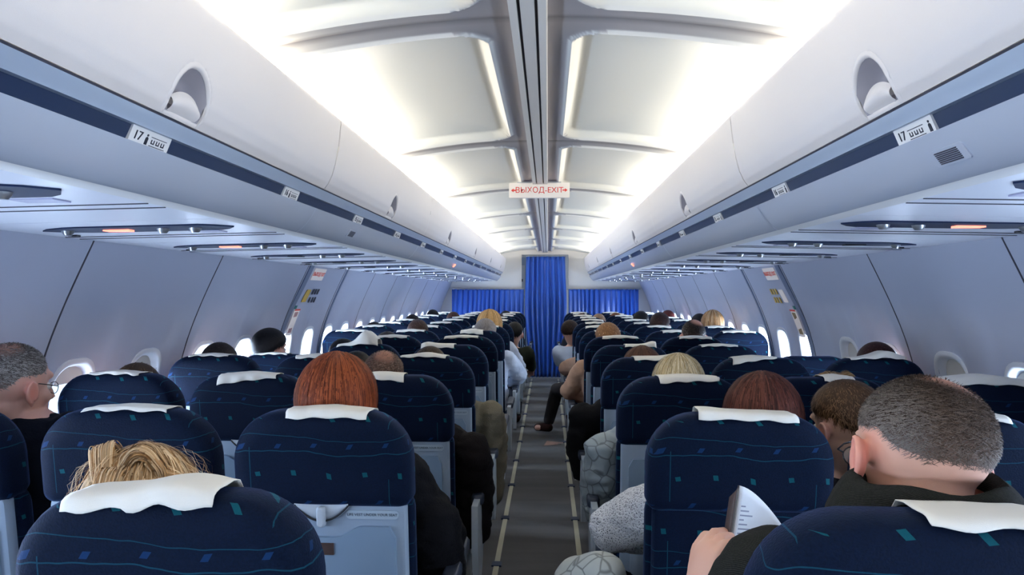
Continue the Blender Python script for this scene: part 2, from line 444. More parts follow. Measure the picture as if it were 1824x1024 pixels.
# ------------------------------------------------------------------ ceiling bays
def ceil_z(x): return CZ + .72 - .145 * x * x
BAY = 1.524; RIB0 = 1.88
def bay_mesh():
    xs = [-.9, -.84, -.78, -.74, -.70, -.66, -.60, -.54, -.48, -.42, -.36, -.30, -.26, -.235]
    xs += [-.23 + .008 * i for i in range(20)]
    xs = xs + [-.062, -.050, -.046, -.044, -.026, -.024, -.019, -.017, -.002]
    xs = sorted(set([round(x, 4) for x in xs] + [round(-x, 4) for x in xs]))
    ys = [0, .03, .05] + [.06 + .008 * i for i in range(24)] + [.28, .33, .40, .5, .6, .7, .76]
    ys = sorted(set([round(y, 4) for y in ys] + [round(BAY - y, 4) for y in ys]))
    b = MB(); n = len(xs)
    for y in ys:
        for x in xs:
            ax = abs(x); z = ceil_z(x)
            # rounded-rect bay: signed distance
            hx = (1.30 - .125) / 2; cx = .125 + hx; hy = BAY / 2 - .095; r = .085
            qx = max(abs(ax - cx) - (hx - r), 0); qy = max(abs(y - BAY / 2) - (hy - r), 0)
            d = math.hypot(qx, qy) - r if (qx > 0 or qy > 0) else max(abs(ax - cx) - hx, abs(y - BAY / 2) - hy)
            z += .030 * sstep(.0, -.030, d) if False else .030 * (1 - sstep(-.030, .0, d))
            z -= .010 * math.exp(-((d - .010) / .007) ** 2)          # raised bead round the bay
            z += .018 * (1 - sstep(-.30, -.05, d))
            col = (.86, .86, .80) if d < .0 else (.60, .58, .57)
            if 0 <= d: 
                t = sstep(.2, .75, ax); col = tuple(a + (c - a) * t for a, c in zip((.48, .45, .45), (.66, .65, .62)))  # shade painted into backbone and ribs: greyer at the centre, paler outward
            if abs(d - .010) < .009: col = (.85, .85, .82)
            if abs(y) < .004 or abs(y - BAY) < .004:
                z += .004; col = (.3, .28, .28)
            if ax < .047:
                z = ceil_z(0) - .028; col = (.78, .76, .72)
                if .018 < ax < .025: z += .012; col = (.05, .035, .035)
                if ax < .018: col = (.70, .68, .65)
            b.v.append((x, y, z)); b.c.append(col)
    for j in range(len(ys) - 1):
        for i in range(n - 1): b.f.append((j * n + i, j * n + i + 1, (j + 1) * n + i + 1, (j + 1) * n + i))
    me = b.mesh('ceiling', True, 50)
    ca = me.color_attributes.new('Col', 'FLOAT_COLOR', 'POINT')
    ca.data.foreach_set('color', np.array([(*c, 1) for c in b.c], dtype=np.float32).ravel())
    return me
bm_ = bay_mesh()
k = -3
first = True
while RIB0 + BAY * k < 12.2:
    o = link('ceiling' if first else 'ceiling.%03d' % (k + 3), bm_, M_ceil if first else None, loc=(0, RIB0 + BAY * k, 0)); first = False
    struct(o); k += 1
# closing surfaces above the cabin so daylight only enters through the windows
b = MB(); b.box(-2.0, 2.0, Y0 - .1, 14.3, 2.34, 2.38); struct(b.build('roof', M_white))
for s, nme in ((-1, 'wall_upper_left'), (1, 'wall_upper_right')):
    b = MB(); b.box(min(s * 1.9, s * 2.0), max(s * 1.9, s * 2.0), Y0 - .1, 14.3, 1.6, 2.34); struct(b.build(nme, M_white))

# ------------------------------------------------------------------ overhead bins
DOORP = [(.716, .357), (.702, .375), (.688, .405), (.676, .45), (.667, .50), (.661, .55), (.658, .58), (.659, .592), (.666, .598), (.69, .594), (.70, .57), (.705, .53)]
def bin_unit(side, y0, y1, label):
    root = thing('overhead_bin', label, 'luggage bin', (side * 1.1, (y0 + y1) / 2, CZ + .25), 0, 'overhead luggage bins')
    ox, oy, oz = root.location
    g = .0025
    def W(x, y, z): return (side * x - ox, y - oy, CZ + z - oz)
    yc = (y0 + y1) / 2
    # door skin with a scooped pocket for the latch
    b = MB(); ys = []
    y = y0 + g
    while y < y1 - g - .001: ys.append(y); y += .008 if abs(y - yc) < .13 else .08
    ys.append(y1 - g)
    prof = []
    for (a, c), (a2, c2) in zip(DOORP, DOORP[1:]):
        for t in ((0, .2, .4, .6, .8) if c < .47 else (0, .5)): prof.append((a + (a2 - a) * t, c + (c2 - c) * t))
    prof.append(DOORP[-1])
    def pocket(yy, zz):
        d = math.hypot((yy - yc) / .075, (zz - .385) / .085)
        return 1 - sstep(.86, 1.02, d)
    fn = lambda u, v: None
    n = len(ys)
    for (x, z) in prof:
        for yy in ys:
            p = pocket(yy, z) if z < .48 else 0
            b.v.append(W(x + .048 * p * sstep(.36, .40, z), yy, z))
    for j in range(len(prof) - 1):
        for i in range(n - 1): b.f.append((j * n + i, j * n + i + 1, (j + 1) * n + i + 1, (j + 1) * n + i))
    b.build('bin_door', M_binmat, root, sharp=60)
    # latch: rim + paddle
    b = MB()
    lp = [(math.cos(a), math.sin(a)) for a in [math.radians(-20 + 220 * k / 18) for k in range(19)]]
    def dx(z):
        for (a, c), (a2, c2) in zip(DOORP, DOORP[1:]):
            if c <= z <= c2: return a + (a2 - a) * (z - c) / (c2 - c)
        return .716
    for r_, off in ((1.0, .004), (1.02, -.0015), (1.09, -.0025), (1.20, .001)):
        for ca, sa in lp:
            z = max(.359, .385 + sa * .078 * r_); b.v.append(W(dx(z) + off, yc + ca * .070 * r_, z))
    for r in range(3):
        for i in range(18): b.f.append((r * 19 + i, r * 19 + i + 1, (r + 1) * 19 + i + 1, (r + 1) * 19 + i))
    cb = MB()
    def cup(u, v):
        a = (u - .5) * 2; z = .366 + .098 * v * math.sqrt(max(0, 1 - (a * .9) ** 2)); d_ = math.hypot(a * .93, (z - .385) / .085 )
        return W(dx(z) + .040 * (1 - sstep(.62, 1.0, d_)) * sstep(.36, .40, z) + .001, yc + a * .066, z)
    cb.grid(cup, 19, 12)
    la = b.build('latch_surround', M_binmat, root, sharp=60)
    b = MB()
    def pad(u, v):
        a = (u - .5) * 2; z = .362 + .052 * v * math.sqrt(max(0, 1 - (a * .75) ** 2)); bul = .014 * math.sin(PI * min(1, v * .9 + .1))
        return W(dx(z) + .012 - bul, yc + a * .056, z)
    b.grid(pad, 13, 8); b.build('latch_paddle', M_binmat, la); cb.build('latch_cup_shade', M_cup_shade, la, sharp=180)  # cup: sheet lining the pocket, recess shade painted in as darker grey
    # housing behind
    b = MB(); b.prism([(.73, .36), (.73, .52), (1.85, .52), (1.85, .30), (.80, .30)], lambda a, c, d: W(a, d, c), y0 + g, y1 - g)
    b.build('bin_housing', M_white, root, sharp=30)
    return root
BS = [-1.47 - 1.13, .48 - .0, 2.43, 4.38, 6.33, 8.28, 10.23, 12.18]
ordn = ['first', 'second', 'third', 'fourth', 'fifth', 'sixth', 'seventh', 'eighth', 'ninth', 'tenth', 'eleventh', 'twelfth', 'thirteenth', 'fourteenth', 'fifteenth']
SN = {-1: 'left', 1: 'right'}
for side in (-1, 1):
    bs = [-1.47, .48, 2.43, 4.38, 6.33, 8.28, 10.23, 12.18]
    for i in range(len(bs) - 1):
        if i == 0: lab = 'rounded cream overhead bin behind the row 17 placard, %s side' % SN[side]
        else: lab = 'rounded cream overhead luggage bin with recessed latch, %s in view on the %s side' % (ordn[i - 1], SN[side])
        bin_unit(side, bs[i], bs[i + 1], lab)
# continuous rail, navy strip, fascia along each side
def ext(side, poly, name, m, y0=Y0, y1=12.18, sharp=35):
    b = MB(); b.prism(poly, lambda a, c, d: (side * a, d, CZ + c), y0, y1); return struct(b.build(name, m, sharp=sharp))
for side in (-1, 1):
    ext(side, [(.718, .352), (.722, .342), (.728, .330), (.731, .322), (.76, .322), (.76, .352)], trim_name(), M_rail)
    ext(side, [(.716, .3555), (.719, .352), (.80, .352), (.80, .3555)], trim_name(), M_seam)
    ext(side, [(.742, .3215), (.756, .292), (.80, .292), (.80, .3215)], trim_name(), M_navy)
    ext(side, [(.745, .292), (.748, .286), (.762, .262), (.782, .236), (.806, .214), (.815, .210), (.84, .206), (.84, .292)], trim_name(), M_fascia, sharp=60)
    ext(side, [(.812, .209), (.818, .206), (.85, .203), (.85, .2095)], trim_name(), M_white)
    # blank panel closing the space above the sidewall
    ext(side, [(1.585, .2), (1.62, .185), (1.95, .2), (1.95, .24), (1.585, .24)], trim_name(), M_psu)
    for y in [2.43 + 1.95 * k for k in range(5)]:      # joints of the fascia
        b = MB(); pts = [(.745, .2925), (.748, .286), (.762, .262), (.782, .236), (.806, .214), (.815, .210)]
        b.grid(lambda u, v: (side * (pts[int(round(v * 5))][0] - .0012), y + (u - .5) * .005, CZ + pts[int(round(v * 5))][1] - .0008), 2, 6)
        struct(b.build(trim_name(), M_rail))

# ------------------------------------------------------------------ service units under the bins
PSU0, PSUP = 1.36 - .775 * 3, .775
def psu_proto(side):
    L = PSUP
    root = thing('service_unit', '', 'service unit', (side * 1.2, 0, CZ + .2), 0, 'passenger service panels under the bins')
    def Z(x): return CZ + .206 - (x - .82) * .02 - (CZ + .2)      # underside height in root space
    def X(x): return side * (x - 1.2)
    b = MB(); x0, x1 = .84, 1.595
    b.add([(X(x0), -.20, Z(x0)), (X(x1), -.20, Z(x1)), (X(x1), L - .206, Z(x1)), (X(x0), L - .206, Z(x0)),
           (X(x0), -.20, Z(x0) + .03), (X(x1), -.20, Z(x1) + .03), (X(x1), L - .206, Z(x1) + .03), (X(x0), L - .206, Z(x0) + .03)],
          [(0, 1, 2, 3), (4, 7, 6, 5), (0, 4, 5, 1), (1, 5, 6, 2), (2, 6, 7, 3), (3, 7, 4, 0)])
    b.build('ceiling_panel', M_psu, root, sharp=30)
    b = MB()
    def out(u):   # slot half depth along its length
        return .078 * min(1, (u / .12 if u < .5 else (1 - u) / .22)) ** .6
    lp = [(.90 + .60 * u, -out(u)) for u in [i / 16 for i in range(17)]] + [(.90 + .60 * u, out(u)) for u in [1 - i / 16 for i in range(17)]]
    b.prism(lp, lambda a, c, d: (X(a), c, Z(a) + d), -.004, .004); sl = b.build('slot_panel', M_slot, root, sharp=30)
    for i, xx in enumerate((1.02, 1.12, 1.42)):
        b = MB(); b.tube([(X(xx), 0, Z(xx) - .002), (X(xx), 0, Z(xx) - .009), (X(xx), 0, Z(xx) - .018)], [.019, .017, .010], 16); b.build('reading_light', M_metal, root)
    b = MB(); b.box(min(X(1.22), X(1.30)), max(X(1.22), X(1.30)), -.016, .016, Z(1.26) - .009, Z(1.26) - .003); b.build('seatbelt_sign', M_dark, root)
    b = MB(); b.box(min(X(1.0), X(1.10)), max(X(1.0), X(1.10)), .115, .175, Z(1.05) - .0025, Z(1.05) + .001); b.build('speaker_cover', mat('lilac', (.42, .42, .58), .4), root)
    for yy in (.235, .31):
        b = MB(); b.box(min(X(.86), X(1.59)), max(X(.86), X(1.59)), yy - .0018, yy + .0018, Z(1.25) - .0022, Z(1.25) + .0); 
        # follow the slope of the panel
        b.v = [(x, y, z - (abs(x + side * 1.2) - 1.25) * .02) for x, y, z in b.v]
        b.build('joint_strip', M_seam, root)
    b = MB(); b.box(min(X(1.50), X(1.53)), max(X(1.50), X(1.53)), .16, .18, Z(1.52) - .005, Z(1.52) + .001); b.build('mask_catch', M_dark, root)
    return root
for side in (-1, 1):
    pr = psu_proto(side)
    for k in range(17):
        y = PSU0 + PSUP * k
        o = pr if k == 0 else copy_tree(pr)
        o.location = (side * 1.2, y, CZ + .2)
        n = k - 2
        o['label'] = ('white service panel with dark reading-light slot, %s along on the %s side' % (ordn[n], SN[side])) if 0 <= n else 'white service panel with dark slot above the row behind the view, %s side' % SN[side]
        if (side, k) in ((-1, 4), (-1, 5), (1, 4)):
            for ch in o.children:
                if ch.name.startswith('seatbelt_sign'): setmat(ch, M_lit); ch['label'] = 'lit red sign window'

# row placards 17, 16 ... on the navy strip
for side in (-1, 1):
    for k in range(14):
        y = 1.40 + .79 * k; num = 17 - k
        big = 1.0
        root = thing('row_placard', 'small white row placard reading %d with seat pictograms on the %s navy strip' % (num, SN[side]), 'sign', (side * .747, y, CZ + .307), 0, 'row number placards')
        # plate leans with the strip: from (.740,.323) down to (.757,.29)
        up = Vector((-side * .013, 0, .031)).normalized(); n_ = Vector((-side * .9, 0, -.38)).normalized()
        ax = Vector((0, 1, 0)) if side < 0 else Vector((0, -1, 0))
        b = MB(); hw = .062; hh = .0215
        lp = rrect(hw, hh, .003, 3)
        nn = ax.cross(up)
        b.prism(lp, lambda a, c, d: tuple(ax * a + up * c + nn * d), -.003, .003); b.build('plate', M_white, root, sharp=30)
        sx = -1 if side < 0 else 1
        place_text('row_number', str(num), .026, M_blk, root, frame_matrix(ax * (-.040 if side < 0 else -.040) + nn * .0035, ax, up))
        pg = MB()   # passenger figure and seat letters
        def q(a0, a1, c0, c1): pg.prism([(a0, c0), (a1, c0), (a1, c1), (a0, c1)], lambda a, c, d: tuple(ax * a + up * c + nn * d), .003, .0038)
        px = -.012 if side < 0 else .050
        pg.prism([(px - .004, -.012), (px + .004, -.012), (px + .004, .001), (px + .0015, .004), (px - .0015, .004), (px - .004, .001)], lambda a, c, d: tuple(ax * a + up * c + nn * d), .003, .0038)
        pg.prism([(px + .0025 * math.cos(t), .0075 + .0025 * math.sin(t)) for t in [k2 * PI / 4 for k2 in range(8)]], lambda a, c, d: tuple(ax * a + up * c + nn * d), .003, .0038)
        sx0 = .0 if side < 0 else -.018
        for r3 in (-.012, .006): q(sx0, sx0 + .05, r3, r3 + .0014)
        for i3 in range(3):
            q(sx0 + .003 + i3 * .016, sx0 + .013 + i3 * .016, -.007, -.0045); q(sx0 + .003 + i3 * .016, sx0 + .005 + i3 * .016, -.007, .002); q(sx0 + .011 + i3 * .016, sx0 + .013 + i3 * .016, -.007, .002)
        pg.build('pictogram', M_blk, root, sharp=30)
        if k == 0:
            root.scale = (1, 1.12, 1)

# grilles in the fascia
def grille(side, y, lab, sc=1):
    root = thing('speaker_grille', lab, 'grille', (side * .772, y, CZ + .249))
    up = Vector((-side * .02, 0, .027)).normalized(); ax = Vector((0, 1, 0)) if side < 0 else Vector((0, -1, 0)); nn = ax.cross(up)
    P = lambda a, c, d: tuple(ax * a * sc + up * c * sc + nn * d)
    b = MB(); b.prism(rrect(.055, .017, .006, 4), P, -.008, .0025); b.build('frame', M_fascia, root, sharp=30)
    b = MB()
    for i in range(7): b.prism([(-.035, -.0125 + i * .0037), (.035, -.0125 + i * .0037), (.035, -.0105 + i * .0037), (-.035, -.0105 + i * .0037)], P, .002, .0045)
    b.build('grille', M_seam, root, sharp=30)
grille(1, 1.33, 'small dark slotted grille set in the bin fascia behind placard 17'); grille(-1, 2.97, 'small dark slotted grille in the fascia past placard 16')

# centre exit sign
root = thing('exit_sign', 'white ceiling sign with red bilingual exit lettering and two arrows', 'sign', (-.005, 4.6, CZ + .655))
b = MB(); b.prism(rrect(.193, .047, .006, 4), lambda a, c, d: (a, d, c), -.02, .02); b.build('sign_body', M_sign, root, sharp=30)
b = MB(); b.box(-.14, .14, -.015, .015, .045, .055); b.build('mounting_bracket', M_metal, root)
for f_, ax in ((-.0205, (1, 0, 0)), (.0205, (-1, 0, 0))):
    place_text('lettering', '\u0412\u042b\u0425\u041e\u0414-EXIT', .050, M_red, root, frame_matrix((0, f_, 0), ax, (0, 0, 1)))
    for s in (-1, 1):
        b = MB()
        b.prism([(s * .180, 0), (s * .163, .012), (s * .163, .004), (s * .148, .004), (s * .148, -.004), (s * .163, -.004), (s * .163, -.012)], lambda a, c, d: (a, f_ + d, c), -.0008, .0008)
        b.build('arrow_mark', M_red, root, sharp=30)
# ceiling lamp bulges near the far end : lavatory sign lights on the fascia are tiny red spots
for s, y in ((-1, 6.3), (1, 6.2)):
    o = MB().tube([(s * .775, y, CZ + .243), (s * .770, y, CZ + .238)], [.018, .016], 12).build('call_light', M_lit); tag(o, 'tiny red lamp in the bin fascia on the %s side' % SN[s], 'lamp')

# exit placards on the side walls
def wallplate(side, y, z, hw, hh, m, name, parent, off=.004, base=(0, 0, 0)):
    def P(a, c, d):
        zz = z + c; return (side * (xws(zz) + wdisp(y, zz) - off - d) - base[0], y + a - base[1], zz - base[2])
    b = MB(); b.prism(rrect(hw, hh, min(hw, hh) * .2, 3), P, 0, .003); return b.build(name, m, parent, sharp=30)
for side in (-1, 1):
    Z0 = 1.575; y = 5.12
    base = (side * 1.6, y, Z0)
    def tx(root, s, size, yy, zz, m, base, off=.009):
        up = Vector((side * (xws(zz + .03) - xws(zz - .03)), 0, .06)).normalized(); ax = Vector((0, 1, 0)) if side < 0 else Vector((0, -1, 0))
        p = (side * (xws(zz) + wdisp(yy, zz) - off) - base[0], yy - base[1], zz - base[2])
        return place_text('lettering', s, size, m, root, frame_matrix(p, ax, up))
    root = thing('exit_sign', 'small red lettered exit sign at the top of the %s overwing exit' % SN[side], 'sign', base)
    wallplate(side, 5.16, 1.575, .13, .042, M_sign, 'plate', root, base=base)
    tx(root, '\u0412\u042b\u0425\u041e\u0414 EXIT', .042, 5.16, 1.575, M_red, base)
    base = (side * 1.66, 5.2, 1.43)
    root = thing('instruction_placard', 'yellow square placard beside small pictograms on the %s exit hatch' % SN[side], 'sign', base)
    wallplate(side, 5.12, 1.42, .045, .045, M_yel if side < 0 else M_sign, 'yellow_panel', root, base=base)
    for r in range(2):
        for i in range(3):
            wallplate(side, 5.22 + i * .055, 1.45 - r * .06, .014, .02, M_seam if side < 0 else M_yel, 'pictogram', root, base=base)
    base = (side * 1.74, 5.12, 1.22)
    root = thing('instruction_placard', 'tall pale instruction placard with two framed pictures on the %s exit hatch' % SN[side], 'sign', base)
    wallplate(side, 5.08, 1.23, .055, .095, M_sign, 'plate', root, base=base)
    for dz in (.045, -.045): wallplate(side, 5.08, 1.23 + dz, .032, .03, M_gold if side > 0 else mat('pinkish', (.55, .3, .28), .5), 'picture', root, .008, base=base)
    wallplate(side, 5.08, 1.32, .05, .006, M_red, 'picture', root, .008, base=base)
    o = wallplate(side, 5.02, 1.34, .02, .012, M_grn, 'exit_marker', None); tag(o, 'small green marker on the %s exit hatch edge' % SN[side], 'marker')

# ------------------------------------------------------------------ forward partition and curtains
YF = Y1
b = MB()
for (x0, x1, z0, z1) in ((-1.95, -.40, 0, 2.34), (.40, 1.95, 0, 2.34), (-.40, .40, 2.10, 2.34)): b.box(x0, x1, YF, YF + .05, z0, z1)
struct(b.build('wall_front', M_white))
b = MB(); b.box(-1.75, 1.75, 14.0, 14.05, 0, 2.34); struct(b.build('wall_galley', M_white))
root = thing('galley_cabinet', 'grey galley cabinet glimpsed beside the centre curtain', 'cabinet', (-.75, 13.5, 0))
b = MB(); b.box(-.5, .42, -.3, .3, 0, 2.1); b.build('cabinet_body', M_rail, root)
for i in range(3):
    b = MB(); b.box(-.46, .38, -.32, -.3, .2 + i * .6, .75 + i * .6); d = b.build('cabinet_door', M_metal, root)
    b = MB(); b.box(.28, .34, -.335, -.32, .45 + i * .6, .5 + i * .6); b.build('door_latch', M_dark, d)
def curtain(x0, x1, z0, z1, folds, amp, y, label, pinch=None, seed=0):
    r = random.Random(seed); ph = [r.uniform(0, 6) for _ in range(4)]
    W = x1 - x0; root = thing('curtain', label, 'curtain', ((x0 + x1) / 2, y, z0))
    b = MB(); nu = folds * 12
    def f(u, v):
        ps = 1 + (pinch(v) if pinch else 0)
        uu = u + .018 * math.sin(u * 9 + ph[0])
        x = (uu - .5) * W * ps
        a = amp * (.75 + .25 * math.sin(u * 13 + ph[1])) * (.55 + .45 * (1 - v) + .1 * math.sin(v * 7 + u * 5))
        yy = a * math.sin(2 * PI * folds * u + .5 * math.sin(v * 3 + ph[2]) + ph[3]) + .3 * a * math.sin(4 * PI * folds * u + ph[1])
        return (x, yy, v * (z1 - z0))
    b.grid(f, nu, 24); 
    o = b.build('drape', M_curtain, root, sharp=180)
    md = o.modifiers.new('s', 'SOLIDIFY'); md.thickness = .003
    b = MB(); b.tube([(-W / 2 - .01, 0, z1 - z0 + .004), (W / 2 + .01, 0, z1 - z0 + .004)], .009, 10); b.build('curtain_rail', M_metal, root)
curtain(-.325, .345, .0 + .02, 2.06, 8, .048, YF - .12, 'tall narrow blue curtain closing the aisle', lambda v: .10 * math.exp(-((v - .55) / .25) ** 2) - .22 * (1 - v) ** 3, 1)
curtain(-1.58, -.375, .5, 1.507, 15, .03, YF - .06, 'wide blue pleated curtain on the partition beside the left seats', None, 2)
curtain(.38, 1.60, .5, 1.507, 15, .03, YF - .06, 'wide blue pleated curtain on the partition beside the right seats', None, 3)

# ------------------------------------------------------------------ seats
TOP = 1.14; LEAN = .13
def lean(x, d, z): return (x, d + (TOP - z) * LEAN, z)
def make_seat_meshes():
    S = {}
    # upper cover, rounded
    hw = .23; lp = rrect(hw, .125, .118, 9, 0, TOP - .125, rb=.028)
    lp = [(a, c + (.012 * (1 - (a / hw) ** 2) - .012 if c > TOP - .13 else 0)) for a, c in lp]
    b = MB(); b.pillow(lp, [(0.002, .045), (.005, .022), (.016, .006), (.034, 0), (.085, 0), (.110, .010), (.124, .035)], lambda a, c, d: lean(a, d, c))
    S['head_pad'] = b.mesh('head_pad', True, 180)
    # front cushion of the back (its blue sides show beside the shell)
    b = MB(); lp = rrect(.228, .255, .05, 5, 0, .67)
    b.pillow(lp, [(.052, .01), (.058, .0), (.095, 0), (.120, .015), (.132, .05)], lambda a, c, d: lean(a, d, c))
    S['backrest'] = b.mesh('backrest', True, 180)
    # moulded grey shell
    b = MB(); lp = rrect(.215, .25, .02, 4, 0, .655, rb=.05)
    b.pillow(lp, [(.018, .012), (.021, .004), (.030, 0), (.056, 0)], lambda a, c, d: lean(a, d - .004 * 0, c))
    S['back_shell'] = b.mesh('back_shell', True, 35)
    # tray with an S-shaped top edge
    b = MB(); lp = []
    for k in range(25):
        t = -1 + 2 * k / 24; lp.append((t * .19, .812 + .030 * sstep(.18, .55, abs(t)) - (.03 if abs(t) > .99 else 0)))
    lp = lp[::-1] + [(-.19, .53), (.19, .53)]
    b.prism(lp, lambda a, c, d: lean(a, d, c), .006, .0185); S['tray_table'] = b.mesh('tray_table', True, 35)
    # recess rim under the pad + bowl
    b = MB()
    def bowl(u, v):
        a = (u - .5) * 2; z = .905 - .055 * v * (1 - a * a * .75); return lean(a * .070, .017 - .010 * math.sin(PI * v), z)
    b.grid(bowl, 17, 7); S['latch_recess'] = b.mesh('latch_recess', True, 60)
    b = MB(); pts = [lean((k / 10 - 1) * .070, .008, .8975 - .042 * (1 - ((k / 10 - 1)) ** 2)) for k in range(21)]
    b.tube(pts, .0028, 6); S['rim'] = b.mesh('rim', True, 60)
    b = MB(); b.pillow(rrect(.011, .028, .010, 4, 0, .868), [(-.006, .004), (.0, 0), (.012, 0)], lambda a, c, d: lean(a, d, c))
    S['tray_latch'] = b.mesh('tray_latch', True, 60)
    b = MB(); b.prism(rrect(.068, .0115, .0105, 5, .130, .872), lambda a, c, d: lean(a, d, c), .0135, .0182); S['label_plate'] = b.mesh('label_plate', True, 35)
    b = MB(); b.prism(rrect(.035, .016, .002, 2, -.005, .782), lambda a, c, d: lean(a, d, c), .0035, .0065); S['sticker'] = b.mesh('sticker', True, 35)
    # seat pocket low down
    b = MB(); b.pillow(rrect(.18, .06, .02, 4, 0, .465), [(.0, .02), (.006, 0), (.02, 0)], lambda a, c, d: lean(a, d, c)); S['seat_pocket'] = b.mesh('seat_pocket', True, 60)
    # seat cushion
    b = MB(); lp = rrect(.225, .22, .05, 5, 0, .42)
    b.pillow([(a, c) for a, c in lp], [(.34, .02), (.35, .0), (.43, 0), (.455, .015), (.465, .05)], lambda a, c, d: (a, c, d)); S['seat_cushion'] = b.mesh('seat_cushion', True, 180)
    # armrest: pad on a side support
    b = MB(); b.pillow(rrect(.024, .17, .02, 4, 0, .38), [(.615, .004), (.622, 0), (.645, 0), (.655, .006)], lambda a, c, d: (a, c, d)); S['arm_pad'] = b.mesh('arm_pad', True, 60)
    b = MB(); lp = [(.14, .60), (.55, .60), (.57, .615), (.56, .575), (.50, .555), (.36, .53), (.29, .46), (.25, .36), (.19, .36), (.155, .46)]
    b.prism(lp, lambda a, c, d: (d, a, c), -.012, .012); S['arm_frame'] = b.mesh('arm_frame', True, 30)
    # aisle side end cap: light plastic shield
    b = MB(); lp = [(.115, .64), (.50, .645), (.565, .63), (.575, .60), (.52, .56), (.40, .50), (.34, .38), (.26, .30), (.17, .33), (.12, .48)]
    b.prism(lp, lambda a, c, d: (d, a, c), -.012, .012); S['end_shield'] = b.mesh('end_shield', True, 30)
    # leg: metal frame from floor to cushion
    b = MB()
    b.tube([(0, .24, .012), (0, .27, .18), (0, .30, .34)], [.014, .012, .014], 8); S['leg_front'] = b.mesh('leg', True, 60)
    b = MB(); b.tube([(0, .58, .012), (0, .50, .18), (0, .42, .34)], [.014, .012, .014], 8); S['leg_rear'] = b.mesh('leg', True, 60)
    b = MB(); b.box(-.225, .225, .26, .31, .30, .345); b.box(-.225, .225, .52, .56, .30, .345); b.box(-.02, .02, .26, .56, .31, .34); S['seat_frame'] = b.mesh('seat_frame', True, 30)
    b = MB(); b.prism([(-.03, 0), (.03, 0), (.03, .018), (-.03, .018)], lambda a, c, d: (a, d, c), .20, .62); S['leg_foot'] = b.mesh('leg_foot', True, 30)
    return S
SM = make_seat_meshes()
MATS = dict(head_pad=M_fab, backrest=M_fab, back_shell=M_shell, tray_table=M_tray, latch_recess=M_latch, rim=M_dark, tray_latch=M_latch, label_plate=M_plate, sticker=M_brown,
            seat_pocket=M_shell, seat_cushion=M_fab, arm_pad=M_pad, arm_frame=M_arm, end_shield=M_arm, leg_front=M_metal, leg_rear=M_metal, seat_frame=M_metal, leg_foot=M_metal)
for k_, m_ in MATS.items(): SM[k_].materials.append(m_)
LVT = text_mesh('LIFE VEST UNDER YOUR SEAT', .0098, .0003); LVT.materials.append(M_labeltext)

def cloth(parent, w=.22, cx=0, h=.02, tilt=0, lift=0, liftx=0, rag=.002, seed=0, front=.06, mtl=None, wave=0):
    """white headrest cloth laid over the top edge of the seat back"""
    r = random.Random(seed); ph = [r.uniform(0, 6) for _ in range(4)]
    b = MB(); nu, nv = 25, 13
    def topz(x): return TOP - .012 * (x / .23) ** 2 - max(0, abs(x) - .112) ** 2 * 3.6
    def f(u, v):
        x = cx + (u - .5) * w * (1 + .04 * math.sin(v * 3 + ph[0])); a = 2 * (u - .5)
        tz = topz(x); hh = h * (1 + tilt * a) + rag * math.sin(u * 17 + ph[1]) + wave * math.sin(u * 20 + ph[2]) * (u > .45)
        lf = lift * math.exp(-((a - liftx) / .55) ** 2) + .004
        if v < .4:
            drop = hh * (1 - v / .4); y = float(np.interp(drop, [0, .006, .022, .045, .2], [.028, .013, .002, -.002, -.002])); z = tz - drop
        elif v < .65: y = .028 + .075 * (v - .4) / .25; z = tz - .002 * math.sin(PI * (v - .4) / .25)
        else:
            t = (v - .65) / .35; y = .103 + .032 * min(1, t * 2.5); z = tz - .010 * min(1, t * 4) - front * t
        z += lf * (sstep(0, .3, v) * .8 + .2) * (1 - sstep(.55, .9, v)) + .0025
        y -= lf * .4 * (1 - sstep(.2, .5, v))
        y += .002 * math.sin(u * 23 + ph[3])
        p = lean(x, y, z); return (p[0], p[1] - .002, p[2])
    b.grid(f, nu, nv); o = b.build('headrest_cover', mtl or M_cloth, parent, sharp=180)
    md = o.modifiers.new('s', 'SOLIDIFY'); md.thickness = .0015
    return o

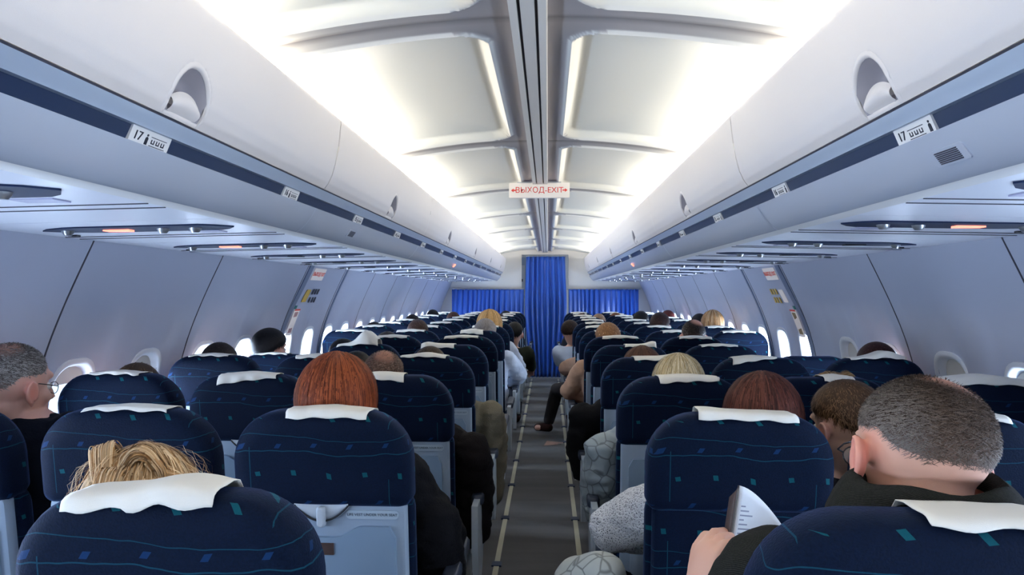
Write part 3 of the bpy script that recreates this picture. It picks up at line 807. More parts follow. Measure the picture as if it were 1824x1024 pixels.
ROWD = {}
def rowy(i): return 1.02 + .79 * i - (.03 if i else 0)
for i in range(14): ROWD[i] = rowy(i)
SEATX = [.53, 1.045, 1.56]
COLN = ['aisle', 'middle', 'window']
head_text = {}     # what shows above a seat, for its label
def make_seat(side, row, col, dy=0, dz=0, plain=False, cl=None, note=None):
    x = side * (SEATX[col] + (.035 if (side, row, col) == (-1, 1, 2) else 0)); y = ROWD[row] + dy
    root = thing('airline_seat', '', 'seat', (x, y, dz), 0, 'rows of airline seats')
    root['label'] = 'navy patterned %s seat %s of the aisle, %s row%s' % (COLN[col], SN[side], ordn[row], (', ' + note) if note else '')
    near = row <= 4
    hp = link('head_pad', SM['head_pad'], None, root); link('backrest', SM['backrest'], None, root)
    sh = link('back_shell', SM['back_shell'], None, root)
    if plain: setmat(sh, M_fab)
    if not plain:
        tt = link('tray_table', SM['tray_table'], None, root)
        lr = link('latch_recess', SM['latch_recess'], None, root)
        if near: link('recess_edge', SM['rim'], None, lr)
        link('tray_latch', SM['tray_latch'], None, root)
        if row <= 6:
            lp = link('label_plate', SM['label_plate'], None, root)
            t = link('lettering', LVT, None, lp)
            a = math.atan(LEAN); t.matrix_local = frame_matrix(lean(.130, .0130, .872), (1, 0, 0), (0, -LEAN, 1))
            t['label'] = 'small dark capitals LIFE VEST UNDER YOUR SEAT'
        if near: link('sticker', SM['sticker'], None, tt)
    if row <= 5 and not plain: link('seat_pocket', SM['seat_pocket'], None, root)
    link('seat_cushion', SM['seat_cushion'], None, root)
    link('seat_frame', SM['seat_frame'], None, root)
    def arm(xx, aisle):
        ap = link('armrest', SM['arm_frame'] if not aisle else SM['end_shield'], None, root, loc=(xx, 0, 0))
        link('armrest_pad', SM['arm_pad'], None, ap)
    arm(side * .257, False)
    if col == 0:
        arm(-side * .305, True)
    for xx in ((-.16, ) if col != 1 else (.16,)):
        for kx in ('leg_front', 'leg_rear'): link('leg', SM[kx], None, root, loc=(side * xx, 0, 0))
        link('leg_foot', SM['leg_foot'], None, root, loc=(side * xx, 0, 0))
    if cl is not False:
        c = dict(seed=row * 7 + col * 3 + side, w=.22 + .03 * math.sin(row * 3 + col), cx=.02 * math.sin(row * 5 + col * 2 + side), tilt=.3 * math.sin(row * 2.3 + col * 4), h=.012, lift=.005)
        if cl: c.update(cl)
        cloth(root, **c)
    return root

CL = {
 (-1, 0, 0): dict(w=.225, cx=-.022, h=.018, tilt=-.15, lift=.016, liftx=.5, wave=.004, rag=.003),
 (-1, 1, 0): dict(w=.215, cx=.022, h=.017, tilt=-.1), (-1, 1, 1): dict(w=.22, cx=.01, h=.004, lift=.004),
 (-1, 2, 0): dict(w=.19, cx=-.04, h=.016, tilt=.5), (-1, 2, 1): dict(w=.21, cx=.0, h=.022, tilt=-.6),
 (-1, 2, 2): dict(w=.20, cx=0, h=.004), (-1, 3, 2): dict(w=.2, h=.004),
 (-1, 3, 0): dict(w=.22, cx=-.01, h=.006, lift=.012, liftx=.1), (-1, 3, 1): dict(w=.2, h=.010),
 (-1, 4, 1): dict(w=.25, cx=-.02, h=.012, lift=.075, liftx=.45),
 (-1, 4, 0): dict(w=.20, cx=-.06, h=.018, lift=.014, liftx=-.8), (-1, 6, 0): dict(w=.18, cx=-.03, h=.028, lift=.01),
 (1, 0, 0): dict(w=.27, cx=.11, h=.010, tilt=.1, lift=.004, liftx=.8, wave=.003, rag=.003),
 (1, 1, 0): dict(w=.235, cx=.01, h=.014, tilt=.1, lift=.010, liftx=-1), (1, 2, 0): dict(w=.21, cx=.02, h=.016, lift=.004),
 (1, 3, 0): dict(w=.22, cx=.03, h=.014, lift=.022, liftx=1.0), (1, 4, 0): dict(w=.18, cx=.05, h=.012, lift=.022, liftx=1),
 (1, 3, 1): dict(w=.2, cx=-.04, h=.016, lift=.005, tilt=-.8), (1, 3, 2): dict(w=.24, cx=.0, h=.004, lift=.03, liftx=.3),
 (1, 2, 1): dict(w=.1, cx=0.03, h=.018), (1, 2, 2): dict(w=.3, cx=0.0, h=.02, lift=.01),
 (1, 4, 1): dict(w=.2, h=.006), (1, 4, 2): False, (1, 5, 2): False, (-1, 4, 2): dict(w=.2, h=.003),
}
NOTE = {(-1, 0, 0): 'with rumpled cloth', (-1, 1, 0): 'below the red-haired head', (1, 0, 0): 'behind the grey sweater', (1, 1, 0): 'all fabric back',
        (-1, 2, 0): 'below the shaven head', (1, 2, 0): 'below the blonde bob', (-1, 4, 2): 'set lower by the exit', (-1, 4, 1): 'with a cloth standing up'}
for side in (-1, 1):
    for row in range(14):
        for col in range(3):
            if row == 0 and col > 0: continue
            if row == 0 and side == 1: pass
            if (row, col) == (5, 2): continue
            dy = 0; dz = 0
            if (side, row, col) == (1, 0, 0): dy = -.16; dz = .03
            if (row, col) == (4, 2): dz = -.06
            if row >= 2: dy += .01 * math.sin(row * 5 + col * 9 + side * 2)
            make_seat(side, row, col, dy, dz, plain=(side, row, col) == (1, 1, 0), cl=CL.get((side, row, col)), note=NOTE.get((side, row, col)))

# ------------------------------------------------------------------ people
from mathutils import noise as mnoise
M_skin = attr_mat('skin', .5, sub=.08, bump=.1, bscale=900)
M_hair = attr_mat('hair', .55); M_hair.node_tree.nodes['Principled BSDF'].inputs['Specular IOR Level'].default_value = .2
M_eye = mat('eye_white', (.7, .68, .65), .2)
def knit_mat(name, col):
    m, nt, b = nm(name); N = nt.nodes; L = nt.links
    tc = N.new('ShaderNodeTexCoord'); wv = N.new('ShaderNodeTexWave'); wv.bands_direction = 'DIAGONAL'; wv.inputs['Scale'].default_value = 155; wv.inputs['Distortion'].default_value = 1.2; wv.inputs['Detail'].default_value = 1
    L.new(tc.outputs['Object'], wv.inputs['Vector'])
    n = N.new('ShaderNodeTexNoise'); n.inputs['Scale'].default_value = 350; L.new(tc.outputs['Object'], n.inputs['Vector'])
    mx = N.new('ShaderNodeMix'); mx.data_type = 'RGBA'; mx.inputs[6].default_value = (*[c * .45 for c in col], 1); mx.inputs[7].default_value = (*[c * 1.6 for c in col], 1)
    ad = N.new('ShaderNodeMath'); ad.operation = 'MULTIPLY'; L.new(wv.outputs['Fac'], ad.inputs[0]); L.new(n.outputs['Fac'], ad.inputs[1])
    a2 = N.new('ShaderNodeMath'); a2.operation = 'MULTIPLY'; a2.inputs[1].default_value = 1.6; L.new(ad.outputs[0], a2.inputs[0])
    L.new(a2.outputs[0], mx.inputs[0]); L.new(mx.outputs[2], b.inputs['Base Color'])
    b.inputs['Roughness'].default_value = .95; b.inputs['Specular IOR Level'].default_value = .1
    bp = N.new('ShaderNodeBump'); bp.inputs['Strength'].default_value = .6; bp.inputs['Distance'].default_value = .004; L.new(ad.outputs[0], bp.inputs['Height']); L.new(bp.outputs[0], b.inputs['Normal'])
    return m
def quilt_mat(name, col, kind):
    m, nt, b = nm(name); N = nt.nodes; L = nt.links
    tc = N.new('ShaderNodeTexCoord'); v = N.new('ShaderNodeTexVoronoi')
    if kind == 'lace':
        v.inputs['Scale'].default_value = 155
    else:
        v.feature = 'DISTANCE_TO_EDGE'; v.inputs['Scale'].default_value = 15
    L.new(tc.outputs['Object'], v.inputs['Vector'])
    r = N.new('ShaderNodeValToRGB')
    if kind == 'lace':
        r.color_ramp.elements[0].position = .24; r.color_ramp.elements[0].color = (.10, .11, .13, 1); r.color_ramp.elements[1].position = .36; r.color_ramp.elements[1].color = (*col, 1)
    else:
        r.color_ramp.elements[0].position = .01; r.color_ramp.elements[0].color = (*[c * .45 for c in col], 1); r.color_ramp.elements[1].position = .05; r.color_ramp.elements[1].color = (*col, 1)
    L.new(v.outputs['Distance'], r.inputs[0]); L.new(r.outputs[0], b.inputs['Base Color']); b.inputs['Roughness'].default_value = .6
    bp = N.new('ShaderNodeBump'); bp.inputs['Strength'].default_value = .5; bp.inputs['Distance'].default_value = .01; L.new(v.outputs['Distance'], bp.inputs['Height']); L.new(bp.outputs[0], b.inputs['Normal'])
    return m
_cm = {}
def cloth_mat(col):
    k = tuple(col)
    if k not in _cm: _cm[k] = mat('garment', col, .85, bump=.3, bscale=160, noise=.15, nscale=12, spec=.12)
    return _cm[k]

def remeshed(mb, voxel, smooth=3, name='body'):
    me = mb.mesh(name, True, 180); o = bpy.data.objects.new('tmp', me); COL.objects.link(o)
    m = o.modifiers.new('r', 'REMESH'); m.mode = 'VOXEL'; m.voxel_size = voxel; m.use_smooth_shade = True
    if smooth: s = o.modifiers.new('s', 'SMOOTH'); s.iterations = smooth; s.factor = .5
    bpy.context.view_layer.update()
    r = bpy.data.meshes.new_from_object(o.evaluated_get(bpy.context.evaluated_depsgraph_get()))
    bpy.data.objects.remove(o); r.name = name; r.materials.clear(); return r
def coords(me):
    a = np.empty(len(me.vertices) * 3, dtype=np.float32); me.vertices.foreach_get('co', a); return a.reshape(-1, 3)
def setcol(me, c):
    ca = me.color_attributes.new('Col', 'FLOAT_COLOR', 'POINT')
    c = np.concatenate([c, np.ones((len(c), 1))], axis=1).astype(np.float32); ca.data.foreach_set('color', c.ravel())

EAR = Vector((.076, .004, -.012))
def head_parts(b, T, sc, hero):
    """adds head shapes; T maps head-local (face to +y, crown up) to person space"""
    def ball(c, r, e=None, nu=20, nv=12):
        R = T.to_3x3() @ (Euler(e).to_matrix() if e else Matrix.Identity(3))
        b.ball(T @ Vector(c), r, nu, nv, M=R)
    S = 1
    ball((0, -.012, .032), (.077, .098, .092), nu=32, nv=20)
    ball((0, .022, -.02), (.062, .074, .085), nu=28, nv=18)
    ball((0, .045, -.075), (.043, .044, .034))
    ball((0, .078, .040), (.048, .018, .016)); ball((0, .082, -.058), (.026, .016, .012))
    ball((.036, .068, -.022), (.024, .020, .022)); ball((-.036, .068, -.022), (.024, .020, .022))
    b.tube([T @ Vector((0, .090, .022)), T @ Vector((0, .104, -.004)), T @ Vector((0, .112, -.022)), T @ Vector((0, .096, -.030))], [.007 * sc, .009 * sc, .013 * sc, .010 * sc], 12)
    ball((0, .094, -.046), (.020, .010, .0045)); ball((0, .093, -.055), (.017, .009, .005))
    for s in (-1, 1):
        c = Vector((s * EAR.x, EAR.y, EAR.z)); e = (math.radians(8), 0, s * math.radians(20))
        M3 = Euler(e).to_matrix()
        pts = []
        for k in range(13):
            a = math.radians(-75 + 300 * k / 12)
            rr = .031 if math.sin(a) > -.3 else .028
            p = c + Vector((s * .010, 0, 0)) + M3 @ Vector((s * .004, -.019 * math.cos(a + PI) * -1, rr * math.sin(a)))
            pts.append(T @ p)
        b.tube(pts, .0052 * sc, 8)
        b.ball(T @ (c + Vector((s * .006, 0, 0))), (.0075, .017, .029), 14, 10, M=T.to_3x3() @ M3)
        b.ball(T @ (c + Vector((s * .008, .006, -.029))), (.006, .009, .010), 10, 8, M=T.to_3x3() @ M3)

def torso_loft(b, secs, n=24):
    """secs: (centre, half width, half depth)"""
    def f(u, v):
        k = v * (len(secs) - 1); i = min(int(k), len(secs) - 2); t = k - i; t = t
        (c0, w0, d0), (c1, w1, d1) = secs[i], secs[i + 1]
        c = Vector(c0).lerp(Vector(c1), t); w = w0 + (w1 - w0) * t; d = d0 + (d1 - d0) * t
        a = 2 * PI * u; ca, sa = math.cos(a), math.sin(a)
        return c + Vector((w * math.copysign(abs(ca) ** .8, ca), d * math.copysign(abs(sa) ** .8, sa), 0))
    n0 = len(b.v); nv = (len(secs) - 1) * 4 + 1; b.grid(f, n, nv, closed_u=True)
    b.f.append(tuple(n0 + i for i in range(n))); b.f.append(tuple(n0 + (nv - 1) * n + i for i in range(n)))

def hand(b, W, D, up, s, scale=1.0, curl=.5, grip=0):
    """W wrist, D pointing direction, up = back of the hand, s = thumb side sign"""
    D = Vector(D).normalized(); up = Vector(up); up = (up - D * up.dot(D)).normalized(); side = D.cross(up) * s; W = Vector(W)
    k = scale
    M3 = Matrix((side, D, up)).transposed()
    b.ball(W + D * .048 * k, (.040 * k, .050 * k, .016 * k), 18, 12, M=M3)
    b.ball(W + D * .020 * k, (.030 * k, .035 * k, .017 * k), 14, 10, M=M3)
    lens = [.068, .076, .070, .055]
    for i in range(4):
        off = (.030 - i * .0200) * k; base = W + D * (.082 - abs(i - 1) * .004) * k + side * off
        L = lens[i] * k; p = base.copy(); d = (D + side * (.12 - i * .08)).normalized(); pts = [base - D * .02 * k, base]
        ang = 0
        for j, fr in enumerate((.45, .30, .25)):
            ang += curl * (.55 + .35 * j) + grip * .35
            dd = d * math.cos(ang) - up * math.sin(ang); p = p + dd * L * fr; pts.append(p.copy())
        b.limb(pts, [.0100 * k, .0098 * k, .0090 * k, .0082 * k, .0068 * k], 10)
    base = W + D * .022 * k + side * .026 * k - up * .004 * k
    d1 = (side * .75 + D * .65 - up * (.25 + grip * .4)).normalized(); d2 = (side * (.35 - grip * .3) + D * .9 - up * (.3 + grip * .4)).normalized()
    b.limb([base, base + d1 * .034 * k, base + d1 * .034 * k + d2 * .030 * k, base + d1 * .034 * k + d2 * .054 * k], [.0145 * k, .0125 * k, .0105 * k, .0085 * k], 10)

def ribbons(b_v, b_f, b_c, P, Nrm, W, Cc):
    """P (S,K,3) paths, Nrm (S,K,3) outward, W width (K,), Cc (S,K,3)"""
    S_, K, _ = P.shape
    Tn = np.gradient(P, axis=1); sd = np.cross(Tn, Nrm); sd /= (np.linalg.norm(sd, axis=2, keepdims=True) + 1e-9)
    A = P - sd * W[None, :, None]; B = P + sd * W[None, :, None]
    V = np.stack([A, B], axis=2).reshape(-1, 3); C = np.repeat(Cc, 2, axis=1).reshape(-1, 3)
    n0 = sum(len(x) for x in b_v); idx = np.arange(S_ * K * 2).reshape(S_, K, 2) + n0
    F = np.stack([idx[:, :-1, 0], idx[:, :-1, 1], idx[:, 1:, 1], idx[:, 1:, 0]], axis=-1).reshape(-1, 4)
    b_v.append(V); b_f.append(F); b_c.append(C)

def dirs(az, ph):   # az from the back (0 = back, +-pi = face); ph from crown
    return np.stack([np.sin(ph) * np.sin(az), -np.sin(ph) * np.cos(az), np.cos(ph)], axis=-1)
HC = np.array([0, -.012, .032])
def hair_mesh(kind, col, nst, seed, hi=None, T=None, vol=1.0, length=.16, thin=0, w0=.0011, bald_side=True):
    R = np.random.RandomState(seed); col = np.array(col); hi = np.array(hi if hi is not None else col * 1.8)
    bv, bf, bc = [], [], []; PD = np.array([.20, -.38, .90]); PD = PD / np.linalg.norm(PD)
    rad = np.array([.077, .098, .092])
    def hairline(az):      # largest phi carrying hair for short styles
        a = np.abs(az); 
        return np.interp(a, [0, .7, 1.15, 1.45, 1.7, 2.2, 2.7, PI], np.radians([124, 122, 112, 92, 90, 84, 60, 50]))
    def cap(off, fn_max, nphi=18, naz=56, extra=None, shade=1.0):
        az = np.linspace(-PI, PI, naz + 1); V = []
        for j in range(nphi + 1):
            t = j / nphi; ph = fn_max(az) * t; d = dirs(az, ph)
            o = np.broadcast_to(np.asarray(off(az, ph, t), dtype=float), az.shape)
            V.append(HC + d * (rad + o[:, None]))
        V = np.array(V).reshape(-1, 3); F = []
        n = naz + 1
        for j in range(nphi):
            for i in range(naz): F.append((j * n + i, j * n + i + 1, (j + 1) * n + i + 1, (j + 1) * n + i))
        n0 = sum(len(x) for x in bv); bv.append(V); bf.append(np.array(F) + n0)
        cc = np.tile(col * .55 * shade, (len(V), 1)) * R.uniform(.8, 1.2, (len(V), 1)); bc.append(cc); return V
    def colors(n, K, k0=.5, k1=1.5, hif=.25):
        m = R.rand(n, 1) ** (1 / max(hif, .01) * .5)
        c = col * R.uniform(k0, k1, (n, 1)); c = c * (1 - m) + hi * m
        g = np.linspace(.8, 1.1, K)[None, :, None]; return c[:, None, :] * g
    if kind in ('buzz', 'short'):
        thick = .0025 if kind == 'buzz' else .013 * vol
        L = .009 if kind == 'buzz' else .038
        if True:
            v0 = sum(len(x) for x in bv); CV = cap(lambda az, ph, t: thick * (1 - np.clip((t - .8) / .2, 0, 1) ** 2) - .0012, hairline)
        if thin:
            dd = (CV - HC) / np.linalg.norm(CV - HC, axis=1, keepdims=True)
            qq = np.clip((dd @ PD - .84) / .12, 0, 1)[:, None] * thin
            bc[-1] = bc[-1] * (1 - qq) + np.array([.50, .24, .17]) * qq
            if bald_side: qs = .5 * np.clip(-dd[:, 2:3] * 1.6 + .1, 0, 1); bc[-1] = bc[-1] * (1 - qs) + np.array([.42, .24, .18]) * qs
        az = R.uniform(-PI, PI, nst); cph = R.uniform(-.55, 1, nst); ph = np.arccos(cph)
        keep = ph < hairline(az) * R.uniform(.93, 1.0, nst)
        if thin:  # sparse crown
            cd = dirs(az, ph); q = cd @ PD; pk = 1 - 1.1 * thin * np.clip((q - .84) / .12, 0, 1); keep &= R.rand(nst) < pk
        az, ph = az[keep], ph[keep]; n = len(az); K = 4; P = []
        dph = (L / .09) * R.uniform(.5, 1.1, n); daz = R.uniform(-.12, .12, n)
        for k in range(K):
            t = k / (K - 1); d = dirs(az + daz * t, ph + dph * t * (.6 if kind == 'short' else .45))
            lift = (thick * .6 + (L * .45 if kind == 'buzz' else L * .22) * t * R.uniform(.5, 1.2, n) ) * 1
            edge = np.clip((hairline(az) - ph) / .35, .15, 1)
            P.append(HC + d * (rad + (lift * edge)[:, None]))
        P = np.stack(P, axis=1); Nr = P - HC; Nr /= np.linalg.norm(Nr, axis=2, keepdims=True)
        CC = colors(n, K)
        if thin > .6:
            gy = np.clip(np.abs(np.sin(ph) * np.sin(az)) * 1.7 - .8, 0, .55)[:, None, None]; CC = CC * (1 - gy) + np.array([.26, .235, .22]) * gy * R.uniform(.5, 1.4, (n, 1, 1))
        ribbons(bv, bf, bc, P, Nr, np.linspace(w0, w0 * .35, K), CC)
    elif kind in ('bob', 'long', 'updo'):
        def path(az, s, off):
            """s in 0..1 over the skull, >1 hangs down"""
            a = np.abs(az); ph = np.minimum(s, 1) * np.radians(97); d = dirs(az, ph)
            p = HC + d * (rad * vol + .012 + off[..., None])
            down = np.maximum(s - 1, 0) * length; p[..., 2] -= down
            inw = 1 - .16 * np.clip(down / max(length, .01), 0, 1) ** 1.5; p[..., :2] = HC[:2] + (p[..., :2] - HC[:2]) * inw[..., None]
            return p
        smax = 2.0 if kind != 'updo' else 1.25
        azm = 1.95 if kind != 'updo' else 2.1
        ss = np.linspace(0, smax, 26); az = np.linspace(-azm, azm, 49)
        V = np.array([path(az, np.full_like(az, s), np.full_like(az, -.004)) for s in ss]); nA = len(az)
        F = [(j * nA + i, j * nA + i + 1, (j + 1) * nA + i + 1, (j + 1) * nA + i) for j in range(len(ss) - 1) for i in range(nA - 1)]
        bv.append(V.reshape(-1, 3)); bf.append(np.array(F)); bc.append(np.tile(col * .45, (V.size // 3, 1)) * R.uniform(.8, 1.2, (V.size // 3, 1)))
        # front/top fringe cap
        V = cap(lambda az, ph, t: np.full_like(az, .009 * vol), lambda a: np.interp(np.abs(a), [0, 1.7, 2.3, PI], np.radians([97, 90, 68, 50])), nphi=12)
        n = nst; azr = R.uniform(-azm, azm, n); s0 = R.uniform(0, .9, n) ** 1.0; K = 12; P = []
        # locks: snap azimuth towards clump centres
        ncl = 34; cl = np.round(azr / (2 * azm) * ncl) / ncl * 2 * azm; 
        wv = R.uniform(0, 6.28, n); offj = R.uniform(-.001, .008, n) * (1.6 if kind == 'updo' else 1)
        for k in range(K):
            t = k / (K - 1); s = s0 + (smax - s0) * t * (1 if kind != 'updo' else .8)
            a = azr + (cl - azr) * .55 * t + .015 * np.sin(wv + 5 * t)
            P.append(path(a, s, offj + .002 * np.sin(wv * 2 + 7 * t)))
        P = np.stack(P, axis=1); Nr = P - HC; Nr[..., 2] *= .3; Nr /= np.linalg.norm(Nr, axis=2, keepdims=True)
        ribbons(bv, bf, bc, P, Nr, np.linspace(w0, w0 * .5, K) * 1.15, colors(n, K, .45, 1.5, .3))
        if kind == 'updo':   # loose loops of gathered hair
            for (c, ax, rr, m) in (((-.034, -.07, .105), (.9, .2, .3), .040, 480), ((.030, -.075, .112), (-.2, 1, .4), .036, 480), ((.0, -.11, .07), (1, .1, .1), .036, 420), ((.055, -.05, .085), (.2, .3, 1), .034, 300), ((-.06, -.04, .075), (.5, .9, .2), .032, 300)):
                c = np.array(c); ax = np.array(ax) / np.linalg.norm(ax); u = np.cross(ax, [0, 0, 1]); u /= np.linalg.norm(u); v = np.cross(ax, u)
                a0 = R.uniform(0, 6.28, m); rj = rr * R.uniform(.5, 1.12, m); oj = R.uniform(-.022, .022, m); K = 12; P = []
                for k in range(K):
                    t = k / (K - 1); a = a0 + t * 2.6; r_ = rj * (1 + .12 * np.sin(3 * a))
                    P.append(c + u * (np.cos(a) * r_)[:, None] + v * (np.sin(a) * r_)[:, None] + ax * (oj * (1 - .3 * t))[:, None])
                P = np.stack(P, axis=1); Nr = P - c; Nr /= np.linalg.norm(Nr, axis=2, keepdims=True) + 1e-9
                ribbons(bv, bf, bc, P, Nr, np.linspace(w0, w0 * .4, K) * 1.2, colors(m, K, .45, 1.6, .35))
            m = 160; a = R.uniform(-2.0, 2.0, m); K = 8; P = []       # flyaways
            s0 = R.uniform(.2, .9, m)
            for k in range(K):
                t = k / (K - 1); P.append(path(a + .25 * t * np.sin(wv[:m]), s0 + .5 * t, .012 + .03 * np.sin(2.6 * t) * R.uniform(.5, 1, m)))
            P = np.stack(P, axis=1); Nr = P - HC; Nr /= np.linalg.norm(Nr, axis=2, keepdims=True)
            ribbons(bv, bf, bc, P, Nr, np.linspace(w0, w0 * .3, K) * .7, colors(m, K, .8, 1.8, .5))
    V = np.concatenate(bv); F = [tuple(int(i) for i in f) for arr in bf for f in arr]; C = np.concatenate(bc)
    Tm = np.array(T); V = V @ Tm[:3, :3].T + Tm[:3, 3]
    me = bpy.data.meshes.new('hair'); me.from_pydata(V.tolist(), [], F)
    me.polygons.foreach_set('use_smooth', [True] * len(F)); setcol(me, C); me.update(); return me

SKIN = (.62, .36, .27)
def person(side, row, label, x, H, hair, shz=None, hs3=None, px=60, yaw=0, pitch=0, roll=0, y=None, shirt=(.03, .03, .04), pants=(.02, .025, .04), skin=SKIN, hcol=(.05, .03, .02), hi=None,
           elbL=None, elbR=None, hanL=None, hanR=None, hsc=1.0, wide=1.0, thin=0, length=.14, vol=1.05, shirt_m=None, bulk=1.0, lean_x=0, legs=None, tx=None, gripL=0, hdy=.0, group='seated passengers', ear=.5, handD=None, drape=0):
    hero = px >= 90
    yy = ROWD[row] if y is None else y
    tx = x if tx is None else tx      # torso position
    if abs(x) > 1.4: tx = math.copysign(1.49, x); wide = min(wide, .86)
    root = thing('person', label, 'person', (tx, yy, 0))
    hx = x - tx
    b = MB(); sh = shz or H - .315; by = .285
    neckT = Vector((hx * .75, by - .01 + hdy * .6, H - .235)); hc = Vector((hx, by - .03 + hdy, H - .125 * hsc))
    T = Matrix.Translation(hc) @ Matrix.Translation((0, 0, -.06)) @ Euler((math.radians(-pitch), math.radians(roll), math.radians(yaw)), 'ZXY' if False else 'XYZ').to_matrix().to_4x4() @ Matrix.Translation((0, 0, .06)) @ Matrix.Scale(hsc, 4)
    T3 = Matrix.Translation(hc) @ Matrix.Rotation(math.radians(yaw), 4, 'Z') @ Matrix.Translation((0, 0, -.06)) @ Matrix.Rotation(math.radians(-pitch), 4, 'X') @ Matrix.Rotation(math.radians(roll), 4, 'Y') @ Matrix.Translation((0, 0, .06)) @ (Matrix.Diagonal((*hs3, 1)) if hs3 else Matrix.Scale(hsc, 4))
    T = T3
    lx = hx * .8
    def secs(g):
        return [((0, .31, .47), .165 * wide + g, .115 + g), ((0, .30, .56), .165 * wide + g, .12 + g), ((lx * .3, .29, .70), .150 * wide + g, .115 + g), ((lx * .6, by, sh - .10), .170 * wide + g, .115 + g),
                ((lx * .75, by, sh + .0), .180 * wide + g * .8, .09 + g), ((lx * .8, by, sh + .035), .13 * wide + g * .6, .07 + g * .7), ((lx * .85, by, sh + .06), .070 + g * .3, .060 + g * .3)]
    torso_loft(b, secs(0))
    b.limb([(lx * .8, by, sh + .02), neckT, T @ Vector((0, -.015, -.045))], [.066, .060 * hsc, .056 * hsc], 16)
    head_parts(b, T, hsc, hero)
    sL = Vector((lx * .75 - .175 * wide, by, sh - .015)); sR = Vector((lx * .75 + .175 * wide, by, sh - .015))
    eL = Vector(elbL or (-.225 * wide, .34, .70)); eR = Vector(elbR or (.225 * wide, .34, .70))
    hL = Vector(hanL or (-.11, .52, .63)); hR = Vector(hanR or (.11, .52, .63))
    for s_, e_, h_ in ((sL, eL, hL), (sR, eR, hR)):
        b.limb([s_, s_.lerp(e_, .5), e_, e_.lerp(h_, .4), h_], [.054, .048, .040, .037, .027], 14)
    hd = handD or {}
    for h_, e_, sgn, key in ((hL, eL, 1, 'L'), (hR, eR, -1, 'R')):
        D = (h_ - e_).normalized()
        if key in hd: hand(b, h_, hd[key][0], hd[key][1], hd[key][2], 1.0, .55, hd[key][3])
        else: hand(b, h_, D + Vector((sgn * .4, 0, -.2)), (0, 0, 1), sgn, .95, .35)
    LG = legs or [((-.09, .32, .51), (-.13, .72, .54), (-.12, .70, .10), (-.13, .86, .045)), ((.09, .32, .51), (.13, .72, .54), (.12, .70, .10), (.13, .86, .045))]
    for hp, kn, an, toe in LG:
        b.limb([hp, Vector(hp).lerp(Vector(kn), .5), kn, Vector(kn).lerp(Vector(an), .35), an], [.082, .072, .054, .052, .036], 14)
        b.limb([Vector(an) + Vector((0, -.03, -.04)), Vector(an).lerp(Vector(toe), .5) + Vector((0, 0, -.02)), toe], [.036, .036, .030], 12)
    vx = .0048 if px > 200 else (.0062 if hero else (.009 if px > 30 else .013))
    me = remeshed(b, vx, 2 if vx < .007 else 1, 'body')
    co_ = coords(me); c = np.tile(np.array(skin), (len(co_), 1))
    Ti = np.array(T.inverted()); loc = co_ @ Ti[:3, :3].T + Ti[:3, 3]
    e_ = np.exp(-(((np.abs(loc[:, 0]) - .088) / .016) ** 2 + ((loc[:, 1]) / .03) ** 2 + ((loc[:, 2] + .012) / .045) ** 2)); red = np.array([.72, .20, .15])
    c = c * (1 - ear * e_[:, None]) + red * (ear * e_[:, None])
    if thin: q = np.exp(-((loc[:, 0]) ** 2 + (loc[:, 1] - .03) ** 2) / .004) * (loc[:, 2] > .06); c = c * (1 - .5 * q[:, None]) + np.array([.60, .30, .22]) * .5 * q[:, None]
    setcol(me, c)
    link('body', me, M_skin, root)
    # hair
    ns = int({True: 1}.get(False, 1) * min(9000, max(260, px * px * .30)))
    w0 = .00045 if px > 200 else (.0012 if px > 85 else (.002 if px > 40 else .0035))
    if hair != 'none':
        if hair in ('buzz',): ns = int(ns * 1.5) if px < 200 else 26000
        link('hair', hair_mesh(hair, hcol, ns, int(abs(x) * 100 + row * 31 + px), hi, T, vol, length, thin, w0), M_hair, root)
    # eyebrow / eyes where a face could show
    if px > 60:
        for s in (-1, 1): MB().ball(T @ Vector((s * .031, .076, .008)), .012 * hsc, 10, 8).build('eye', M_eye, root)
    # clothing
    g = .020 * bulk; j = MB(); torso_loft(j, secs(g)[:-1] + [((lx * .85, by, sh + .052), .074 + g * .3, .066 + g * .3)])
    for s_, e2, h_ in ((sL, eL, hL), (sR, eR, hR)):
        hh = e2.lerp(h_, .88)
        j.limb([s_, s_.lerp(e2, .5), e2, e2.lerp(hh, .5), hh], [.060 + g * .8, .056 + g, .050 + g, .044 + g * .8, .036 + g * .5], 14)
    if drape:
        e0 = eR if abs(eR.x) > abs(eL.x) else eL
        j.limb([e0 + Vector((0, -.10, .08)), e0 + Vector((0, -.02, -.10)), e0 + Vector((-.01 * math.copysign(1, e0.x), .0, -drape))], [.075, .085, .075], 14)
    jm = remeshed(j, .0085 if hero else (.012 if px > 30 else .018), 3, 'jacket')
    a = coords(jm); nn = np.empty(len(a) * 3, dtype=np.float32); jm.vertices.foreach_get('normal', nn); nn = nn.reshape(-1, 3)
    w_ = np.array([mnoise.noise(Vector((p[0] * 9 + row, p[1] * 9, p[2] * 16))) + .5 * mnoise.noise(Vector((p[0] * 24, p[1] * 24 + row, p[2] * 40))) for p in a]) * .009 * bulk if px > 30 else np.zeros(len(a))
    a = a + nn * w_[:, None]; jm.vertices.foreach_set('co', a.astype(np.float32).ravel()); jm.update()
    link('jacket', jm, shirt_m or cloth_mat(shirt), root)
    t = MB()
    for hp, kn, an, toe in LG:
        ank = Vector(an) + Vector((0, 0, .02)); t.limb([hp, Vector(hp).lerp(Vector(kn), .5), kn, Vector(kn).lerp(ank, .4), ank], [.097, .086, .068, .066, .058], 14)
    t.ball((0, .31, .51), (.175, .13, .09), 18, 12)
    link('trousers', remeshed(t, .012 if px > 30 else .018, 3, 'trousers'), cloth_mat(pants), root)
